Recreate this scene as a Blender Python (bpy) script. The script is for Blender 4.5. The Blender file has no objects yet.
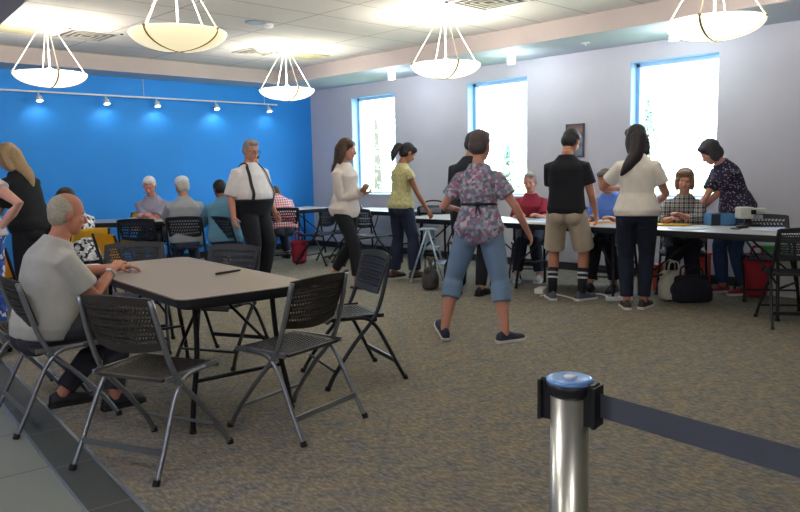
import bpy, bmesh, math, random
from mathutils import Vector, Matrix
random.seed(7)
PI = math.pi
C = bpy.context.scene.collection
scene = bpy.context.scene

# ------------------------------------------------------------------ camera
F_PX, PITCH, ROLL, YAW, CAM_H = 729.75, 6.8406, -1.1831, 44.4755, 1.3558
pt, ro, ya = map(math.radians, (PITCH, ROLL, YAW))
FW = Vector((math.sin(ya)*math.cos(pt), math.cos(ya)*math.cos(pt), -math.sin(pt)))
rt0 = Vector((math.cos(ya), -math.sin(ya), 0)); up0 = rt0.cross(FW)
RT = rt0*math.cos(ro) + up0*math.sin(ro)
UP = -rt0*math.sin(ro) + up0*math.cos(ro)
cam_data = bpy.data.cameras.new('camera')
cam_data.sensor_width = 36.0
cam_data.lens = F_PX/800*36.0
cam_data.clip_start = 0.05
cam = bpy.data.objects.new('camera', cam_data)
C.objects.link(cam)
M = Matrix((RT, UP, -FW)).transposed().to_4x4()
M.translation = Vector((0, 0, CAM_H))
cam.matrix_world = M
scene.camera = cam

def at(px, py, z=0.0):                       # where a sight line meets the height z
    d = FW*F_PX + RT*(px-400) + UP*(256-py)
    t = (z-CAM_H)/d.z
    return Vector((d.x*t, d.y*t, z))
def col(px, depth):                          # floor spot in a given direction at a given distance
    d = FW*F_PX + RT*(px-400) + UP*(256-250)
    h = Vector((d.x, d.y)); f = Vector((math.sin(ya), math.cos(ya)))
    h *= depth/h.dot(f)
    return Vector((h.x, h.y, 0))

# ------------------------------------------------------------------ light and exposure
world = bpy.data.worlds.new('world'); scene.world = world
world.use_nodes = True
bg = world.node_tree.nodes['Background']
bg.inputs['Color'].default_value = (0.80, 0.92, 1.0, 1)
bg.inputs['Strength'].default_value = 9.0
scene.view_settings.view_transform = 'Standard'
scene.view_settings.look = 'None'
scene.view_settings.gamma = 1.0
scene.view_settings.use_curve_mapping = False
scene.view_settings.exposure = 0.42
PENDANT_W = 36.0       # lamp in every pendant bowl
CAN_W = 9.0
SPOT_W = 2.0
HALL_FILL_W = 32.0  # each added fill light in the hall, none in view
XW, YB, ZS, ZC, FX, FY = 8.155, 10.494, 2.745, 2.949, 7.114, 9.914

# ------------------------------------------------------------------ helpers
def lin(c):
    if isinstance(c, str):
        c = [int(c[i:i+2], 16)/255 for i in (0, 2, 4)]
    return tuple([(x/12.92 if x <= 0.04045 else ((x+0.055)/1.055)**2.4) for x in c]) + (1,)
MATS = {}
def mat(name, color, rough=0.6, metal=0.0, var=0.08, scale=30.0, bump=0.0, emit=None, estr=0, spec=0.5, trans=0, coat=0):
    if name in MATS: return MATS[name]
    m = bpy.data.materials.new(name); m.use_nodes = True
    nt = m.node_tree; b = nt.nodes['Principled BSDF']
    c = lin(color)
    b.inputs['Roughness'].default_value = rough
    b.inputs['Metallic'].default_value = metal
    b.inputs['Specular IOR Level'].default_value = spec
    b.inputs['Coat Weight'].default_value = coat
    tc = nt.nodes.new('ShaderNodeTexCoord')
    nz = nt.nodes.new('ShaderNodeTexNoise'); nz.inputs['Scale'].default_value = scale
    nz.inputs['Detail'].default_value = 3
    nt.links.new(tc.outputs['Object'], nz.inputs['Vector'])
    r = nt.nodes.new('ShaderNodeValToRGB')
    r.color_ramp.elements[0].position = 0.3; r.color_ramp.elements[1].position = 0.7
    r.color_ramp.elements[0].color = tuple(max(0, x*(1-var)) for x in c[:3]) + (1,)
    r.color_ramp.elements[1].color = tuple(min(1, x*(1+var)) for x in c[:3]) + (1,)
    nt.links.new(nz.outputs['Fac'], r.inputs['Fac'])
    nt.links.new(r.outputs['Color'], b.inputs['Base Color'])
    if bump:
        bp = nt.nodes.new('ShaderNodeBump'); bp.inputs['Strength'].default_value = bump
        bp.inputs['Distance'].default_value = 0.01
        nt.links.new(nz.outputs['Fac'], bp.inputs['Height']); nt.links.new(bp.outputs['Normal'], b.inputs['Normal'])
    if emit:
        b.inputs['Emission Color'].default_value = lin(emit); b.inputs['Emission Strength'].default_value = estr
    MATS[name] = m
    return m
def nodes_of(m):
    return m.node_tree, m.node_tree.nodes['Principled BSDF']
def pattern_mat(name, kind, cols, scale=30.0, rough=0.85):
    """printed cloth: 'voronoi' (flowers, dots) or 'checks' or 'stripes'"""
    if name in MATS: return MATS[name]
    m = bpy.data.materials.new(name); m.use_nodes = True
    nt, b = nodes_of(m); N = nt.nodes.new; L = nt.links.new
    b.inputs['Roughness'].default_value = rough
    tc = N('ShaderNodeTexCoord')
    if kind == 'voronoi':
        v = N('ShaderNodeTexVoronoi'); v.inputs['Scale'].default_value = scale
        L(tc.outputs['Object'], v.inputs['Vector'])
        sx = N('ShaderNodeSeparateColor'); L(v.outputs['Color'], sx.inputs[0])
        r = N('ShaderNodeValToRGB'); r.color_ramp.interpolation = 'CONSTANT'
        r.color_ramp.elements[0].color = lin(cols[0]); r.color_ramp.elements[0].position = 0
        r.color_ramp.elements[1].color = lin(cols[1]); r.color_ramp.elements[1].position = 1/len(cols)
        for i, c in enumerate(cols[2:]):
            e = r.color_ramp.elements.new((i+2)/len(cols)); e.color = lin(c)
        L(sx.outputs[0], r.inputs['Fac']); L(r.outputs['Color'], b.inputs['Base Color'])
    elif kind == 'dots':
        v = N('ShaderNodeTexVoronoi'); v.inputs['Scale'].default_value = scale
        L(tc.outputs['Object'], v.inputs['Vector'])
        r = N('ShaderNodeValToRGB'); r.color_ramp.interpolation = 'CONSTANT'
        r.color_ramp.elements[0].color = lin(cols[1]); r.color_ramp.elements[1].color = lin(cols[0])
        r.color_ramp.elements[1].position = 0.28
        L(v.outputs['Distance'], r.inputs['Fac']); L(r.outputs['Color'], b.inputs['Base Color'])
    else:
        prev = None
        dirs = ('X', 'Z') if kind == 'checks' else ('Z',)
        for d in dirs:
            w = N('ShaderNodeTexWave'); w.bands_direction = d; w.inputs['Scale'].default_value = scale
            L(tc.outputs['Object'], w.inputs['Vector'])
            r = N('ShaderNodeValToRGB'); r.color_ramp.interpolation = 'CONSTANT'
            r.color_ramp.elements[0].color = lin(cols[0]); r.color_ramp.elements[1].color = lin(cols[1])
            r.color_ramp.elements[1].position = 0.5
            if len(cols) > 2:
                e = r.color_ramp.elements.new(0.8); e.color = lin(cols[2])
            L(w.outputs['Fac'], r.inputs['Fac'])
            if prev is None: prev = r.outputs['Color']
            else:
                mx = N('ShaderNodeMix'); mx.data_type = 'RGBA'; mx.inputs['Factor'].default_value = 0.5
                L(prev, mx.inputs['A']); L(r.outputs['Color'], mx.inputs['B']); prev = mx.outputs['Result']
        L(prev, b.inputs['Base Color'])
    MATS[name] = m
    return m

def bm_(): return bmesh.new()
def obj(name, bm, m, parent=None, smooth=False, loc=None):
    bmesh.ops.recalc_face_normals(bm, faces=bm.faces[:])
    me = bpy.data.meshes.new(name); bm.to_mesh(me); bm.free()
    for mm in (m if isinstance(m, (list, tuple)) else [m]): me.materials.append(mm)
    if smooth:
        for p in me.polygons: p.use_smooth = True
    o = bpy.data.objects.new(name, me); C.objects.link(o)
    if parent: o.parent = parent
    if loc is not None: o.location = loc
    return o
def tag(o, label=None, cat=None, group=None, kind=None):
    if label: o['label'] = label
    if cat: o['category'] = cat
    if group: o['group'] = group
    if kind: o['kind'] = kind
    return o
def thing(name, label, cat, loc=(0, 0, 0), rz=0.0, group=None):
    o = bpy.data.objects.new(name, None); C.objects.link(o); o.empty_display_size = 0.05
    o.location = loc; o.rotation_euler = (0, 0, rz)
    return tag(o, label, cat, group)
def dup(root, loc=None, rz=None, label=None, group=None, skip=()):
    r = root.copy(); C.objects.link(r)
    if loc is not None: r.location = loc
    if rz is not None: r.rotation_euler = (0, 0, rz)
    if label: r['label'] = label
    if group: r['group'] = group
    for ch in list(root.children):
        if ch.name.split('.')[0] in skip: continue
        c = ch.copy(); C.objects.link(c); c.parent = r
        for g in ch.children:
            d = g.copy(); C.objects.link(d); d.parent = c
    return r
def box(bm, c, s, rot=None, bevel=0.0, seg=2):
    t = bmesh.new(); bmesh.ops.create_cube(t, size=1)
    for v in t.verts: v.co = Vector((v.co.x*s[0], v.co.y*s[1], v.co.z*s[2]))
    if bevel: bmesh.ops.bevel(t, geom=t.edges[:], offset=bevel, segments=seg, affect='EDGES', profile=0.5)
    if rot is not None:
        for v in t.verts: v.co = rot @ v.co
    for v in t.verts: v.co += Vector(c)
    me = bpy.data.meshes.new('tmp'); t.to_mesh(me); t.free(); bm.from_mesh(me); bpy.data.meshes.remove(me)
    return bm
def ell(bm, c, r, rot=None, seg=16, rings=10):
    t = bmesh.new(); bmesh.ops.create_uvsphere(t, u_segments=seg, v_segments=rings, radius=1)
    for v in t.verts:
        q = Vector((v.co.x*r[0], v.co.y*r[1], v.co.z*r[2]))
        if rot is not None: q = rot @ q
        v.co = q + Vector(c)
    me = bpy.data.meshes.new('tmp'); t.to_mesh(me); t.free(); bm.from_mesh(me); bpy.data.meshes.remove(me)
    return bm
def rings(bm, rs, closed_ends=True, loop=False):
    """skin a list of rings (equal counts)"""
    vs = [[bm.verts.new(p) for p in r] for r in rs]
    n = len(vs[0])
    pairs = list(zip(vs[:-1], vs[1:]))
    if loop: pairs.append((vs[-1], vs[0]))
    for a, b in pairs:
        for i in range(n):
            bm.faces.new((a[i], a[(i+1) % n], b[(i+1) % n], b[i]))
    if closed_ends and not loop:
        bm.faces.new(vs[0][::-1]); bm.faces.new(vs[-1])
    return bm
def smooth_path(pts, sub=4):
    P = [Vector(p) for p in pts]
    if len(P) < 3: return P
    out = []
    for i in range(len(P)-1):
        p0 = P[max(i-1, 0)]; p1 = P[i]; p2 = P[i+1]; p3 = P[min(i+2, len(P)-1)]
        for k in range(sub):
            t = k/sub
            out.append(0.5*((2*p1)+(-p0+p2)*t+(2*p0-5*p1+4*p2-p3)*t*t+(-p0+3*p1-3*p2+p3)*t**3))
    out.append(P[-1])
    return out
def tube(bm, pts, r, n=8, sub=0, flat=None, domes=False):
    """round tube along pts; r scalar or list; flat=(side vector, ratio) for oval sections"""
    P = smooth_path(pts, sub) if sub else [Vector(p) for p in pts]
    if isinstance(r, (int, float)): R_ = [r]*len(P)
    else:
        m = len(r)-1; R_ = []
        for i in range(len(P)):
            f = i/(len(P)-1)*m; k = min(int(f), m-1); R_.append(r[k]*(1-(f-k))+r[k+1]*(f-k))
    T = []
    for i in range(len(P)):
        d = P[min(i+1, len(P)-1)]-P[max(i-1, 0)]
        T.append(d.normalized())
    ref = Vector((0, 0, 1)) if abs(T[0].z) < 0.9 else Vector((0, 1, 0))
    a = T[0].cross(ref).normalized(); rs = []
    if domes:
        P = [P[0]-T[0]*R_[0]*.9, P[0]-T[0]*R_[0]*.6]+P+[P[-1]+T[-1]*R_[-1]*.6, P[-1]+T[-1]*R_[-1]*.9]
        R_ = [R_[0]*.35, R_[0]*.8]+R_+[R_[-1]*.8, R_[-1]*.35]
        T = [T[0], T[0]]+T+[T[-1], T[-1]]
    for p, t, q in zip(P, T, R_):
        a = (a - t*a.dot(t)).normalized(); b = t.cross(a)
        rs.append([p+a*math.cos(2*PI*j/n)*q+b*math.sin(2*PI*j/n)*q for j in range(n)])
    return rings(bm, rs)
def lathe(bm, prof, n=24, c=(0, 0, 0)):
    c = Vector(c)
    rs = [[c+Vector((r*math.cos(2*PI*j/n), r*math.sin(2*PI*j/n), z)) for j in range(n)] for r, z in prof]
    return rings(bm, rs, closed_ends=True)
def poly_prism(bm, pts, z0, z1):
    a = [bm.verts.new((p[0], p[1], z0)) for p in pts]; b = [bm.verts.new((p[0], p[1], z1)) for p in pts]
    n = len(pts)
    for i in range(n): bm.faces.new((a[i], a[(i+1) % n], b[(i+1) % n], b[i]))
    bm.faces.new(a[::-1]); bm.faces.new(b)
    return bm
def struct(name, bm, m, parent=None):
    o = obj(name, bm, m, parent)
    if not parent: o['kind'] = 'structure'
    return o

# ------------------------------------------------------------------ room materials
def carpet_mat():
    m = bpy.data.materials.new('carpet'); m.use_nodes = True
    nt, b = nodes_of(m); N = nt.nodes.new; L = nt.links.new
    tc = N('ShaderNodeTexCoord')
    n1 = N('ShaderNodeTexNoise'); n1.inputs['Scale'].default_value = 55; n1.inputs['Detail'].default_value = 3; n1.inputs['Roughness'].default_value = 0.7
    mp = N('ShaderNodeMapping'); mp.inputs['Scale'].default_value = (1, 0.45, 1); mp.inputs['Rotation'].default_value = (0, 0, 0.4)
    L(tc.outputs['Object'], mp.inputs['Vector']); L(mp.outputs[0], n1.inputs['Vector'])
    n2 = N('ShaderNodeTexNoise'); n2.inputs['Scale'].default_value = 9; n2.inputs['Detail'].default_value = 4
    L(tc.outputs['Object'], n2.inputs['Vector'])
    r = N('ShaderNodeValToRGB'); e = r.color_ramp.elements
    e[0].position = 0.36; e[0].color = lin('4f4b45'); e[1].position = 0.64; e[1].color = lin('a09a8c')
    x = e.new(0.5); x.color = lin('7a7569')
    L(n1.outputs['Fac'], r.inputs['Fac'])
    r2 = N('ShaderNodeValToRGB'); e = r2.color_ramp.elements
    e[0].position = 0.35; e[0].color = lin('6b6e72'); e[1].position = 0.65; e[1].color = lin('948769')
    L(n2.outputs['Fac'], r2.inputs['Fac'])
    mx = N('ShaderNodeMix'); mx.data_type = 'RGBA'; mx.inputs['Factor'].default_value = 0.45
    L(r.outputs['Color'], mx.inputs['A']); L(r2.outputs['Color'], mx.inputs['B'])
    L(mx.outputs['Result'], b.inputs['Base Color'])
    b.inputs['Roughness'].default_value = 0.95; b.inputs['Specular IOR Level'].default_value = 0.15
    bp = N('ShaderNodeBump'); bp.inputs['Strength'].default_value = 0.5; bp.inputs['Distance'].default_value = 0.006
    L(n1.outputs['Fac'], bp.inputs['Height']); L(bp.outputs['Normal'], b.inputs['Normal'])
    return m
def grid_mat(name, base, line, w, h, thick, rough, var=0.04, off=0.0):
    m = bpy.data.materials.new(name); m.use_nodes = True
    nt, b = nodes_of(m); N = nt.nodes.new; L = nt.links.new
    tc = N('ShaderNodeTexCoord'); br = N('ShaderNodeTexBrick')
    br.offset = off; br.inputs['Scale'].default_value = 1.0
    br.inputs['Brick Width'].default_value = w; br.inputs['Row Height'].default_value = h
    br.inputs['Mortar Size'].default_value = thick; br.inputs['Mortar Smooth'].default_value = 0.2
    c = lin(base)
    br.inputs['Color1'].default_value = tuple(x*(1-var) for x in c[:3])+(1,)
    br.inputs['Color2'].default_value = tuple(min(1, x*(1+var)) for x in c[:3])+(1,)
    br.inputs['Mortar'].default_value = lin(line)
    L(tc.outputs['Object'], br.inputs['Vector'])
    nz = N('ShaderNodeTexNoise'); nz.inputs['Scale'].default_value = 60; nz.inputs['Detail'].default_value = 3
    L(tc.outputs['Object'], nz.inputs['Vector'])
    mx = N('ShaderNodeMix'); mx.data_type = 'RGBA'; mx.blend_type = 'MULTIPLY'; mx.inputs['Factor'].default_value = 0.12
    L(br.outputs['Color'], mx.inputs['A']); L(nz.outputs['Color'], mx.inputs['B'])
    L(mx.outputs['Result'], b.inputs['Base Color'])
    b.inputs['Roughness'].default_value = rough
    return m
M_carpet = carpet_mat()
M_tile = grid_mat('hall_tile', '8b9286', '5f655f', 0.60, 0.60, 0.006, 0.45)
M_tileband = grid_mat('hall_tile_band', '4f544f', '777a72', 0.19, 0.56, 0.006, 0.45)
M_ceil = grid_mat('ceiling_tile', 'd3d0cc', 'a5a2a0', 1.22, 0.61, 0.012, 0.9, 0.015)
M_wall = mat('wall_paint', 'c3c3cc', 0.8, var=0.02, scale=3)
M_blue = mat('blue_wall_paint', '2590ea', 0.7, var=0.03, scale=2)
M_hallwall = mat('hall_paint', '9a958e', 0.85, var=0.03, scale=3)
M_fascia = mat('fascia_paint', 'b5aaa8', 0.85, var=0.02, scale=3)
M_soffit = mat('soffit_paint', 'b6bfca', 0.7, var=0.02, scale=3)
M_hallsoffit = mat('hall_soffit_paint', 'b4b1c6', 0.85, var=0.02, scale=3)
M_base = mat('baseboard_rubber', '2d3036', 0.5)
M_white = mat('white_trim', 'e8e8ea', 0.5, var=0.02)
M_frame = mat('window_frame_metal', '9cc4ee', 0.4, var=0.02)
M_reveal = mat('window_reveal_paint', 'bfd3e6', 0.7, var=0.02)
M_strip = mat('steel_strip', 'b9c4cc', 0.3, 0.8)
def glass_mat():
    m = bpy.data.materials.new('window_glass'); m.use_nodes = True
    nt = m.node_tree; N = nt.nodes.new; L = nt.links.new
    for n in list(nt.nodes): nt.nodes.remove(n)
    out = N('ShaderNodeOutputMaterial'); t = N('ShaderNodeBsdfTransparent'); g = N('ShaderNodeBsdfGlossy')
    t.inputs['Color'].default_value = (0.96, 0.98, 0.98, 1)
    g.inputs['Roughness'].default_value = 0.02; mx = N('ShaderNodeMixShader'); mx.inputs[0].default_value = 0.04
    L(t.outputs[0], mx.inputs[1]); L(g.outputs[0], mx.inputs[2]); L(mx.outputs[0], out.inputs[0])
    return m
M_glass = glass_mat()

# ------------------------------------------------------------------ room shell
ANG = math.radians(6.68)                       # the hall zone runs slightly askew to the room
DV = Vector((math.sin(ANG), math.cos(ANG), 0)); RV = Vector((math.cos(ANG), -math.sin(ANG), 0))
L1 = Vector((1.22, 2.73, 0)); L2 = Vector((1.05, 2.92, 0))
def edge_x(base, y): return base.x + (y-base.y)*math.tan(ANG)
X0, Y0, X1, Y1 = -4.5, -4.0, XW, YB
b = bm_()
poly_prism(b, [(edge_x(L1, Y0), Y0), (X1, Y0), (X1, Y1), (edge_x(L1, Y1), Y1)], -0.08, 0)
struct('floor', b, M_carpet)
def zone(name, u0, u1, m, z=0.0, depth=0.08):
    """strip of floor between two offsets across the skewed hall direction, in its own frame"""
    bm = bm_()
    ylen0, ylen1 = -8.5, 9.0
    poly_prism(bm, [(u0, ylen0), (u1, ylen0), (u1, ylen1), (u0, ylen1)], z-depth, z)
    o = struct(name, bm, m); o.location = (L2.x, L2.y, 0); o.rotation_euler = (0, 0, -ANG)
    return o
wband = (L1-L2).dot(RV)
zone('floor', -6.0, -0.008, M_tile)
zone('floor', 0.008, wband-0.008, M_tileband)
zone('trim_1', -0.008, 0.008, M_strip, z=0.003, depth=0.05)
zone('trim_2', wband-0.008, wband+0.008, M_strip, z=0.004, depth=0.05)

b = bm_(); box(b, ((X0+X1)/2, YB+0.1, 1.6), (X1-X0+0.6, 0.2, 3.3)); struct('wall_back', b, M_blue)
b = bm_(); box(b, (X0-0.1, (Y0+Y1)/2, 1.6), (0.2, Y1-Y0+0.4, 3.3)); struct('wall_left', b, M_hallwall)
b = bm_(); box(b, ((X0+X1)/2, Y0-0.1, 1.6), (X1-X0+0.6, 0.2, 3.3)); struct('wall_front', b, M_hallwall)
# window wall with openings
WT = 0.28
wins = []
W0, WP, WW, ZT, ZSILL = 9.394, 2.521, 1.036, 2.542, 0.93
for i in range(3): wins.append((W0-i*WP-WW, W0-i*WP))
b = bm_()
ys = [Y0-0.2] + [v for w in sorted(wins) for v in w] + [YB+0.2]
for k in range(0, len(ys), 2):
    box(b, (XW+WT/2, (ys[k]+ys[k+1])/2, 1.6), (WT, ys[k+1]-ys[k], 3.3))
for (a, c) in wins:
    box(b, (XW+WT/2, (a+c)/2, ZSILL/2-0.025), (WT, c-a, ZSILL+0.05)); box(b, (XW+WT/2, (a+c)/2, (ZT+3.25)/2), (WT, c-a, 3.25-ZT))
struct('wall_right', b, M_wall)
for i, (a, c) in enumerate(wins):
    n = 'window_%d' % (i+1)
    b = bm_(); yc = (a+c)/2; xf = XW+0.17; t = 0.05
    zc = (ZT+ZSILL)/2; hh = ZT-ZSILL
    box(b, (xf, a+t/2, zc), (0.07, t, hh)); box(b, (xf, c-t/2, zc), (0.07, t, hh))
    box(b, (xf, yc, ZT-t/2), (0.07, c-a, t)); box(b, (xf, yc, ZSILL+t/2), (0.07, c-a, t))
    w = struct(n, b, M_frame)
    b = bm_(); box(b, (xf, yc, zc), (0.006, c-a-0.08, hh-0.08)); obj('pane', b, M_glass, w)
    b = bm_()
    box(b, (XW+0.075, a+0.004, zc), (0.135, 0.008, hh)); box(b, (XW+0.075, c-0.004, zc), (0.135, 0.008, hh))
    box(b, (XW+0.075, yc, ZT-0.004), (0.135, c-a, 0.008)); obj('reveal', b, M_frame, w)
    b = bm_(); box(b, (XW+0.055, yc, ZSILL+0.012), (0.17, c-a-0.02, 0.024), bevel=0.005); obj('sill', b, M_white, w)
# ceiling and soffits
b = bm_(); box(b, ((X0+FX)/2, (Y0+FY)/2, ZC+0.05), (FX-X0, FY-Y0, 0.1)); struct('ceiling', b, M_ceil)
b = bm_(); box(b, ((FX+XW)/2, (Y0+YB)/2, (ZS+ZC+0.1)/2), (XW-FX, YB-Y0, ZC+0.1-ZS)); s1 = struct('ceiling_soffit_right', b, M_soffit)
b = bm_(); box(b, (FX-0.006, (Y0+FY)/2-0.006, (ZS+ZC)/2), (0.012, FY-Y0-0.012, ZC-ZS)); struct('trim_3', b, M_fascia)
b = bm_(); box(b, ((X0+FX)/2, (FY+YB)/2, (ZS+ZC+0.1)/2), (FX-X0, YB-FY, ZC+0.1-ZS)); struct('ceiling_soffit_back', b, M_soffit)
b = bm_(); box(b, ((X0+FX)/2, FY-0.006, (ZS+ZC)/2), (FX-X0, 0.012, ZC-ZS)); struct('trim_4', b, M_fascia)
# lower ceiling over the hall zone the camera stands in
HZ = 2.5
hp = at(0, 25, HZ); hu = (hp-L2).dot(RV)
b = bm_(); poly_prism(b, [(-6.0, -8.5), (hu, -8.5), (hu, 6.55), (-6.0, 6.55)], HZ, ZC-0.002)
o = struct('ceiling_hall', b, M_hallsoffit); o.location = (L2.x, L2.y, 0); o.rotation_euler = (0, 0, -ANG)
b = bm_(); box(b, (XW-0.006, (Y0+YB)/2, 0.05), (0.012, YB-Y0, 0.10)); struct('baseboard_right', b, M_base)
b = bm_(); box(b, ((X0+X1)/2, YB-0.006, 0.05), (X1-X0-0.03, 0.012, 0.10)); struct('baseboard_back', b, M_base)

# ------------------------------------------------------------------ outside
M_grass = mat('lawn', '8ea06a', 0.95, var=0.2, scale=1.5)
b = bm_(); box(b, (XW+30.4, 5, -0.3), (60, 90, 0.3)); struct('ground', b, M_grass)
M_leaf = mat('leaf', 'a5cfbc', 0.7, var=0.25, scale=4)
M_bark = mat('bark', '6f6258', 0.9)
def tree(px, dist, h, w, label, seed, spruce=False):
    rnd = random.Random(seed); g = col(px, dist)
    t = thing('tree', label, 'tree', (g.x, g.y, -0.15))
    bm = bm_(); tube(bm, [(0, 0, 0), (0.03, 0, h*0.4), (0, 0.02, h*0.92)], [0.16, 0.11, 0.03], 8, sub=3); obj('trunk', bm, M_bark, t, True)
    bm = bm_()
    for k in range(650):
        if spruce:
            z = rnd.uniform(0.08, 1); r = (1-z)*w*rnd.uniform(0.75, 1.1)
        else:
            z = rnd.uniform(0.25, 1.0); r = w*math.sqrt(max(0, 1-((z-0.62)/0.4)**2))*rnd.uniform(0.5, 1.05)
        a = rnd.uniform(0, 2*PI); c = Vector((r*math.cos(a), r*math.sin(a), z*h)); s = rnd.uniform(0.06, 0.13)*(w+1)/2
        u = Vector((rnd.gauss(0, 1), rnd.gauss(0, 1), rnd.gauss(0, 1))).normalized(); v = u.orthogonal().normalized()
        bm.faces.new([bm.verts.new(c+u*s), bm.verts.new(c+v*s*.6), bm.verts.new(c-u*s), bm.verts.new(c-v*s*.6)])
    obj('foliage', bm, M_leaf, t)
tree(379, 21, 3.4, 0.8, 'sparse pale green tree outside the far left window', 1)
tree(508, 19, 2.1, 0.7, 'small spruce outside the middle window, right of the walking figure', 2, True)
tree(645, 17, 3.0, 0.7, 'spruce outside the window nearest the right, behind the long dark hair', 3, True)

# ------------------------------------------------------------------ ceiling fixtures
M_bowl = mat('bowl_glass', 'f3ead0', 0.35, var=0.03, emit='fff4de', estr=1.5)
M_rod = mat('ivory_rod', 'e9e2d2', 0.4)
M_strap = mat('bronze_strap', 'a8966a', 0.4, 0.6)
M_canopy = mat('canopy_metal', 'c9bfae', 0.4, 0.3)
PEND = [(2.91, 8.16, 'pendant bowl lamp nearest the blue wall on the left, over the seated group'),
        (2.84, 5.26, 'nearest cream pendant bowl lamp above the foreground table, its canopy out of frame'),
        (5.87, 8.05, 'pendant bowl lamp nearest the corner of blue and white walls'),
        (5.83, 5.20, 'pendant bowl lamp hanging in the middle, above the walking woman'),
        (5.76, 2.39, 'pendant bowl lamp at the right, in front of the largest window'),
        (2.87, 2.40, 'pendant bowl lamp hanging above the top edge of the view')]
def lamp(name, kind, parent_loc, energy, color, size=0.1, spot=None, aim=None):
    d = bpy.data.lights.new(name, kind); d.energy = energy; d.color = color
    if kind in ('POINT', 'SPOT'): d.shadow_soft_size = size
    if kind == 'SPOT': d.spot_size = spot; d.spot_blend = 0.7
    o = bpy.data.objects.new(name, d); C.objects.link(o); o.location = parent_loc
    if aim is not None:
        o.rotation_euler = (Vector(aim)-Vector(parent_loc)).to_track_quat('-Z', 'Y').to_euler()
    return o
def pendant(M_bowl):
    t = thing('pendant_lamp', PEND[0][2], 'ceiling lamp', (0, 0, 0), 0, 'pendant bowl lamps')
    R_, zr, dp = 0.365, 2.417, 0.135
    prof = []
    for i in range(13):
        a = i/12; r = R_*math.sin(a*PI/2)**0.9 if a else 0.004; prof.append((max(r, .004), zr-dp*math.cos(a*PI/2)**1.15 if a < 1 else zr))
    bm = bm_()
    inner = [(max(r-0.006, 0.003), z+0.006) for r, z in prof][::-1]
    lathe(bm, prof+inner, 40); obj('glass_bowl', bm, M_bowl, t, True)
    for k in range(2):
        bm = bm_(); a = math.radians(27+90*k); d = Vector((math.cos(a), math.sin(a), 0)); s = Vector((-d.y, d.x, 0))*0.008
        rs = []
        full = [(-r, z) for r, z in prof[::-1]]+[(r, z) for r, z in prof[1:]]
        for r, z in full:
            c = d*(r*1.012)+Vector((0, 0, z-0.004)); n = Vector((0, 0, -0.004))
            rs.append([c-s, c+s, c+s+n, c-s+n])
        rings(bm, rs); obj('strap', bm, M_strap, t)
    for k in range(4):
        a = math.radians(27+90*k); d = Vector((math.cos(a), math.sin(a), 0))
        bm = bm_(); tube(bm, [d*R_*1.0+Vector((0, 0, zr)), d*0.055+Vector((0, 0, ZC-0.03))], 0.0055, 6); obj('rod', bm, M_rod, t, True)
        bm = bm_(); ell(bm, d*R_+Vector((0, 0, zr+0.004)), (0.014, 0.014, 0.012)); obj('finial', bm, M_strap, t, True)
    bm = bm_(); tube(bm, [(0, 0, ZC-0.03), (0, 0, zr-0.02)], 0.008, 8); tube(bm, [(0, 0, zr+0.06), (0, 0, zr-0.02)], 0.03, 10); obj('stem', bm, M_rod, t)
    bm = bm_(); lathe(bm, [(0.004, ZC-0.05), (0.03, ZC-0.045), (0.06, ZC-0.02), (0.075, ZC)], 24)
    for k in range(4):
        a = math.radians(27+90*k); d = Vector((math.cos(a), math.sin(a), 0))
        tube(bm, [d*0.02+Vector((0, 0, ZC-0.04)), d*0.06+Vector((0, 0, ZC-0.05)), d*0.075+Vector((0, 0, ZC-0.03))], 0.006, 6)
    obj('canopy', bm, M_canopy, t)
    return t
p0 = pendant(M_bowl); pB = pendant(mat('bowl_glass_cream', 'ece2bb', 0.35, var=0.03, emit='fff0c4', estr=0.62))
for i, (x, y, lb) in enumerate(PEND):
    o = p0 if i == 0 else (pB if i == 1 else dup(p0))
    o.location = (x, y, 0); o.rotation_euler = (0, 0, math.radians((56, -5, 50, 35, -20, 0)[i])); o['label'] = lb; o['group'] = 'pendant bowl lamps'
    for k in range(2):
        a = math.radians(72+180*k)
        lamp('bulb_light', 'POINT', (x+0.12*math.cos(a), y+0.12*math.sin(a), 2.47), PENDANT_W/2, (1.0, 0.96, 0.90), 0.06)
M_can = mat('can_body', 'e6ebee', 0.4, emit='f4fbff', estr=2.0)
M_lens = mat('can_lens', 'ffffff', 0.4, emit='f4fbff', estr=6)
can0 = thing('can_light', 'small cylindrical ceiling light under the soffit, left of the middle window', 'ceiling light', (7.64, 5.2, ZS), 0, 'soffit can lights')
bm = bm_(); lathe(bm, [(0.075, 0), (0.075, -0.012), (0.05, -0.014), (0.05, -0.13), (0.042, -0.13), (0.040, -0.10), (0.002, -0.10)], 20); obj('housing', bm, M_can, can0, True)
bm = bm_(); lathe(bm, [(0.039, -0.101), (0.039, -0.106), (0.002, -0.106)], 16); obj('lens', bm, M_lens, can0)
cans = [(7.38, 7.61, 'small cylindrical ceiling light under the soffit, beside the far left window'),
        (7.50, 5.60, 'small cylindrical ceiling light under the soffit, right of the middle window'),
        (7.50, 3.52, 'small cylindrical ceiling light under the soffit, behind the right pendant bowl')]
for i, (x, y, lb) in enumerate(cans):
    o = can0 if i == 0 else dup(can0)
    o.location = (x, y, ZS); o['label'] = lb
    lamp('can_bulb', 'POINT', (x, y, ZS-0.17), CAN_W, (0.85, 0.95, 1.0), 0.04)
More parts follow.
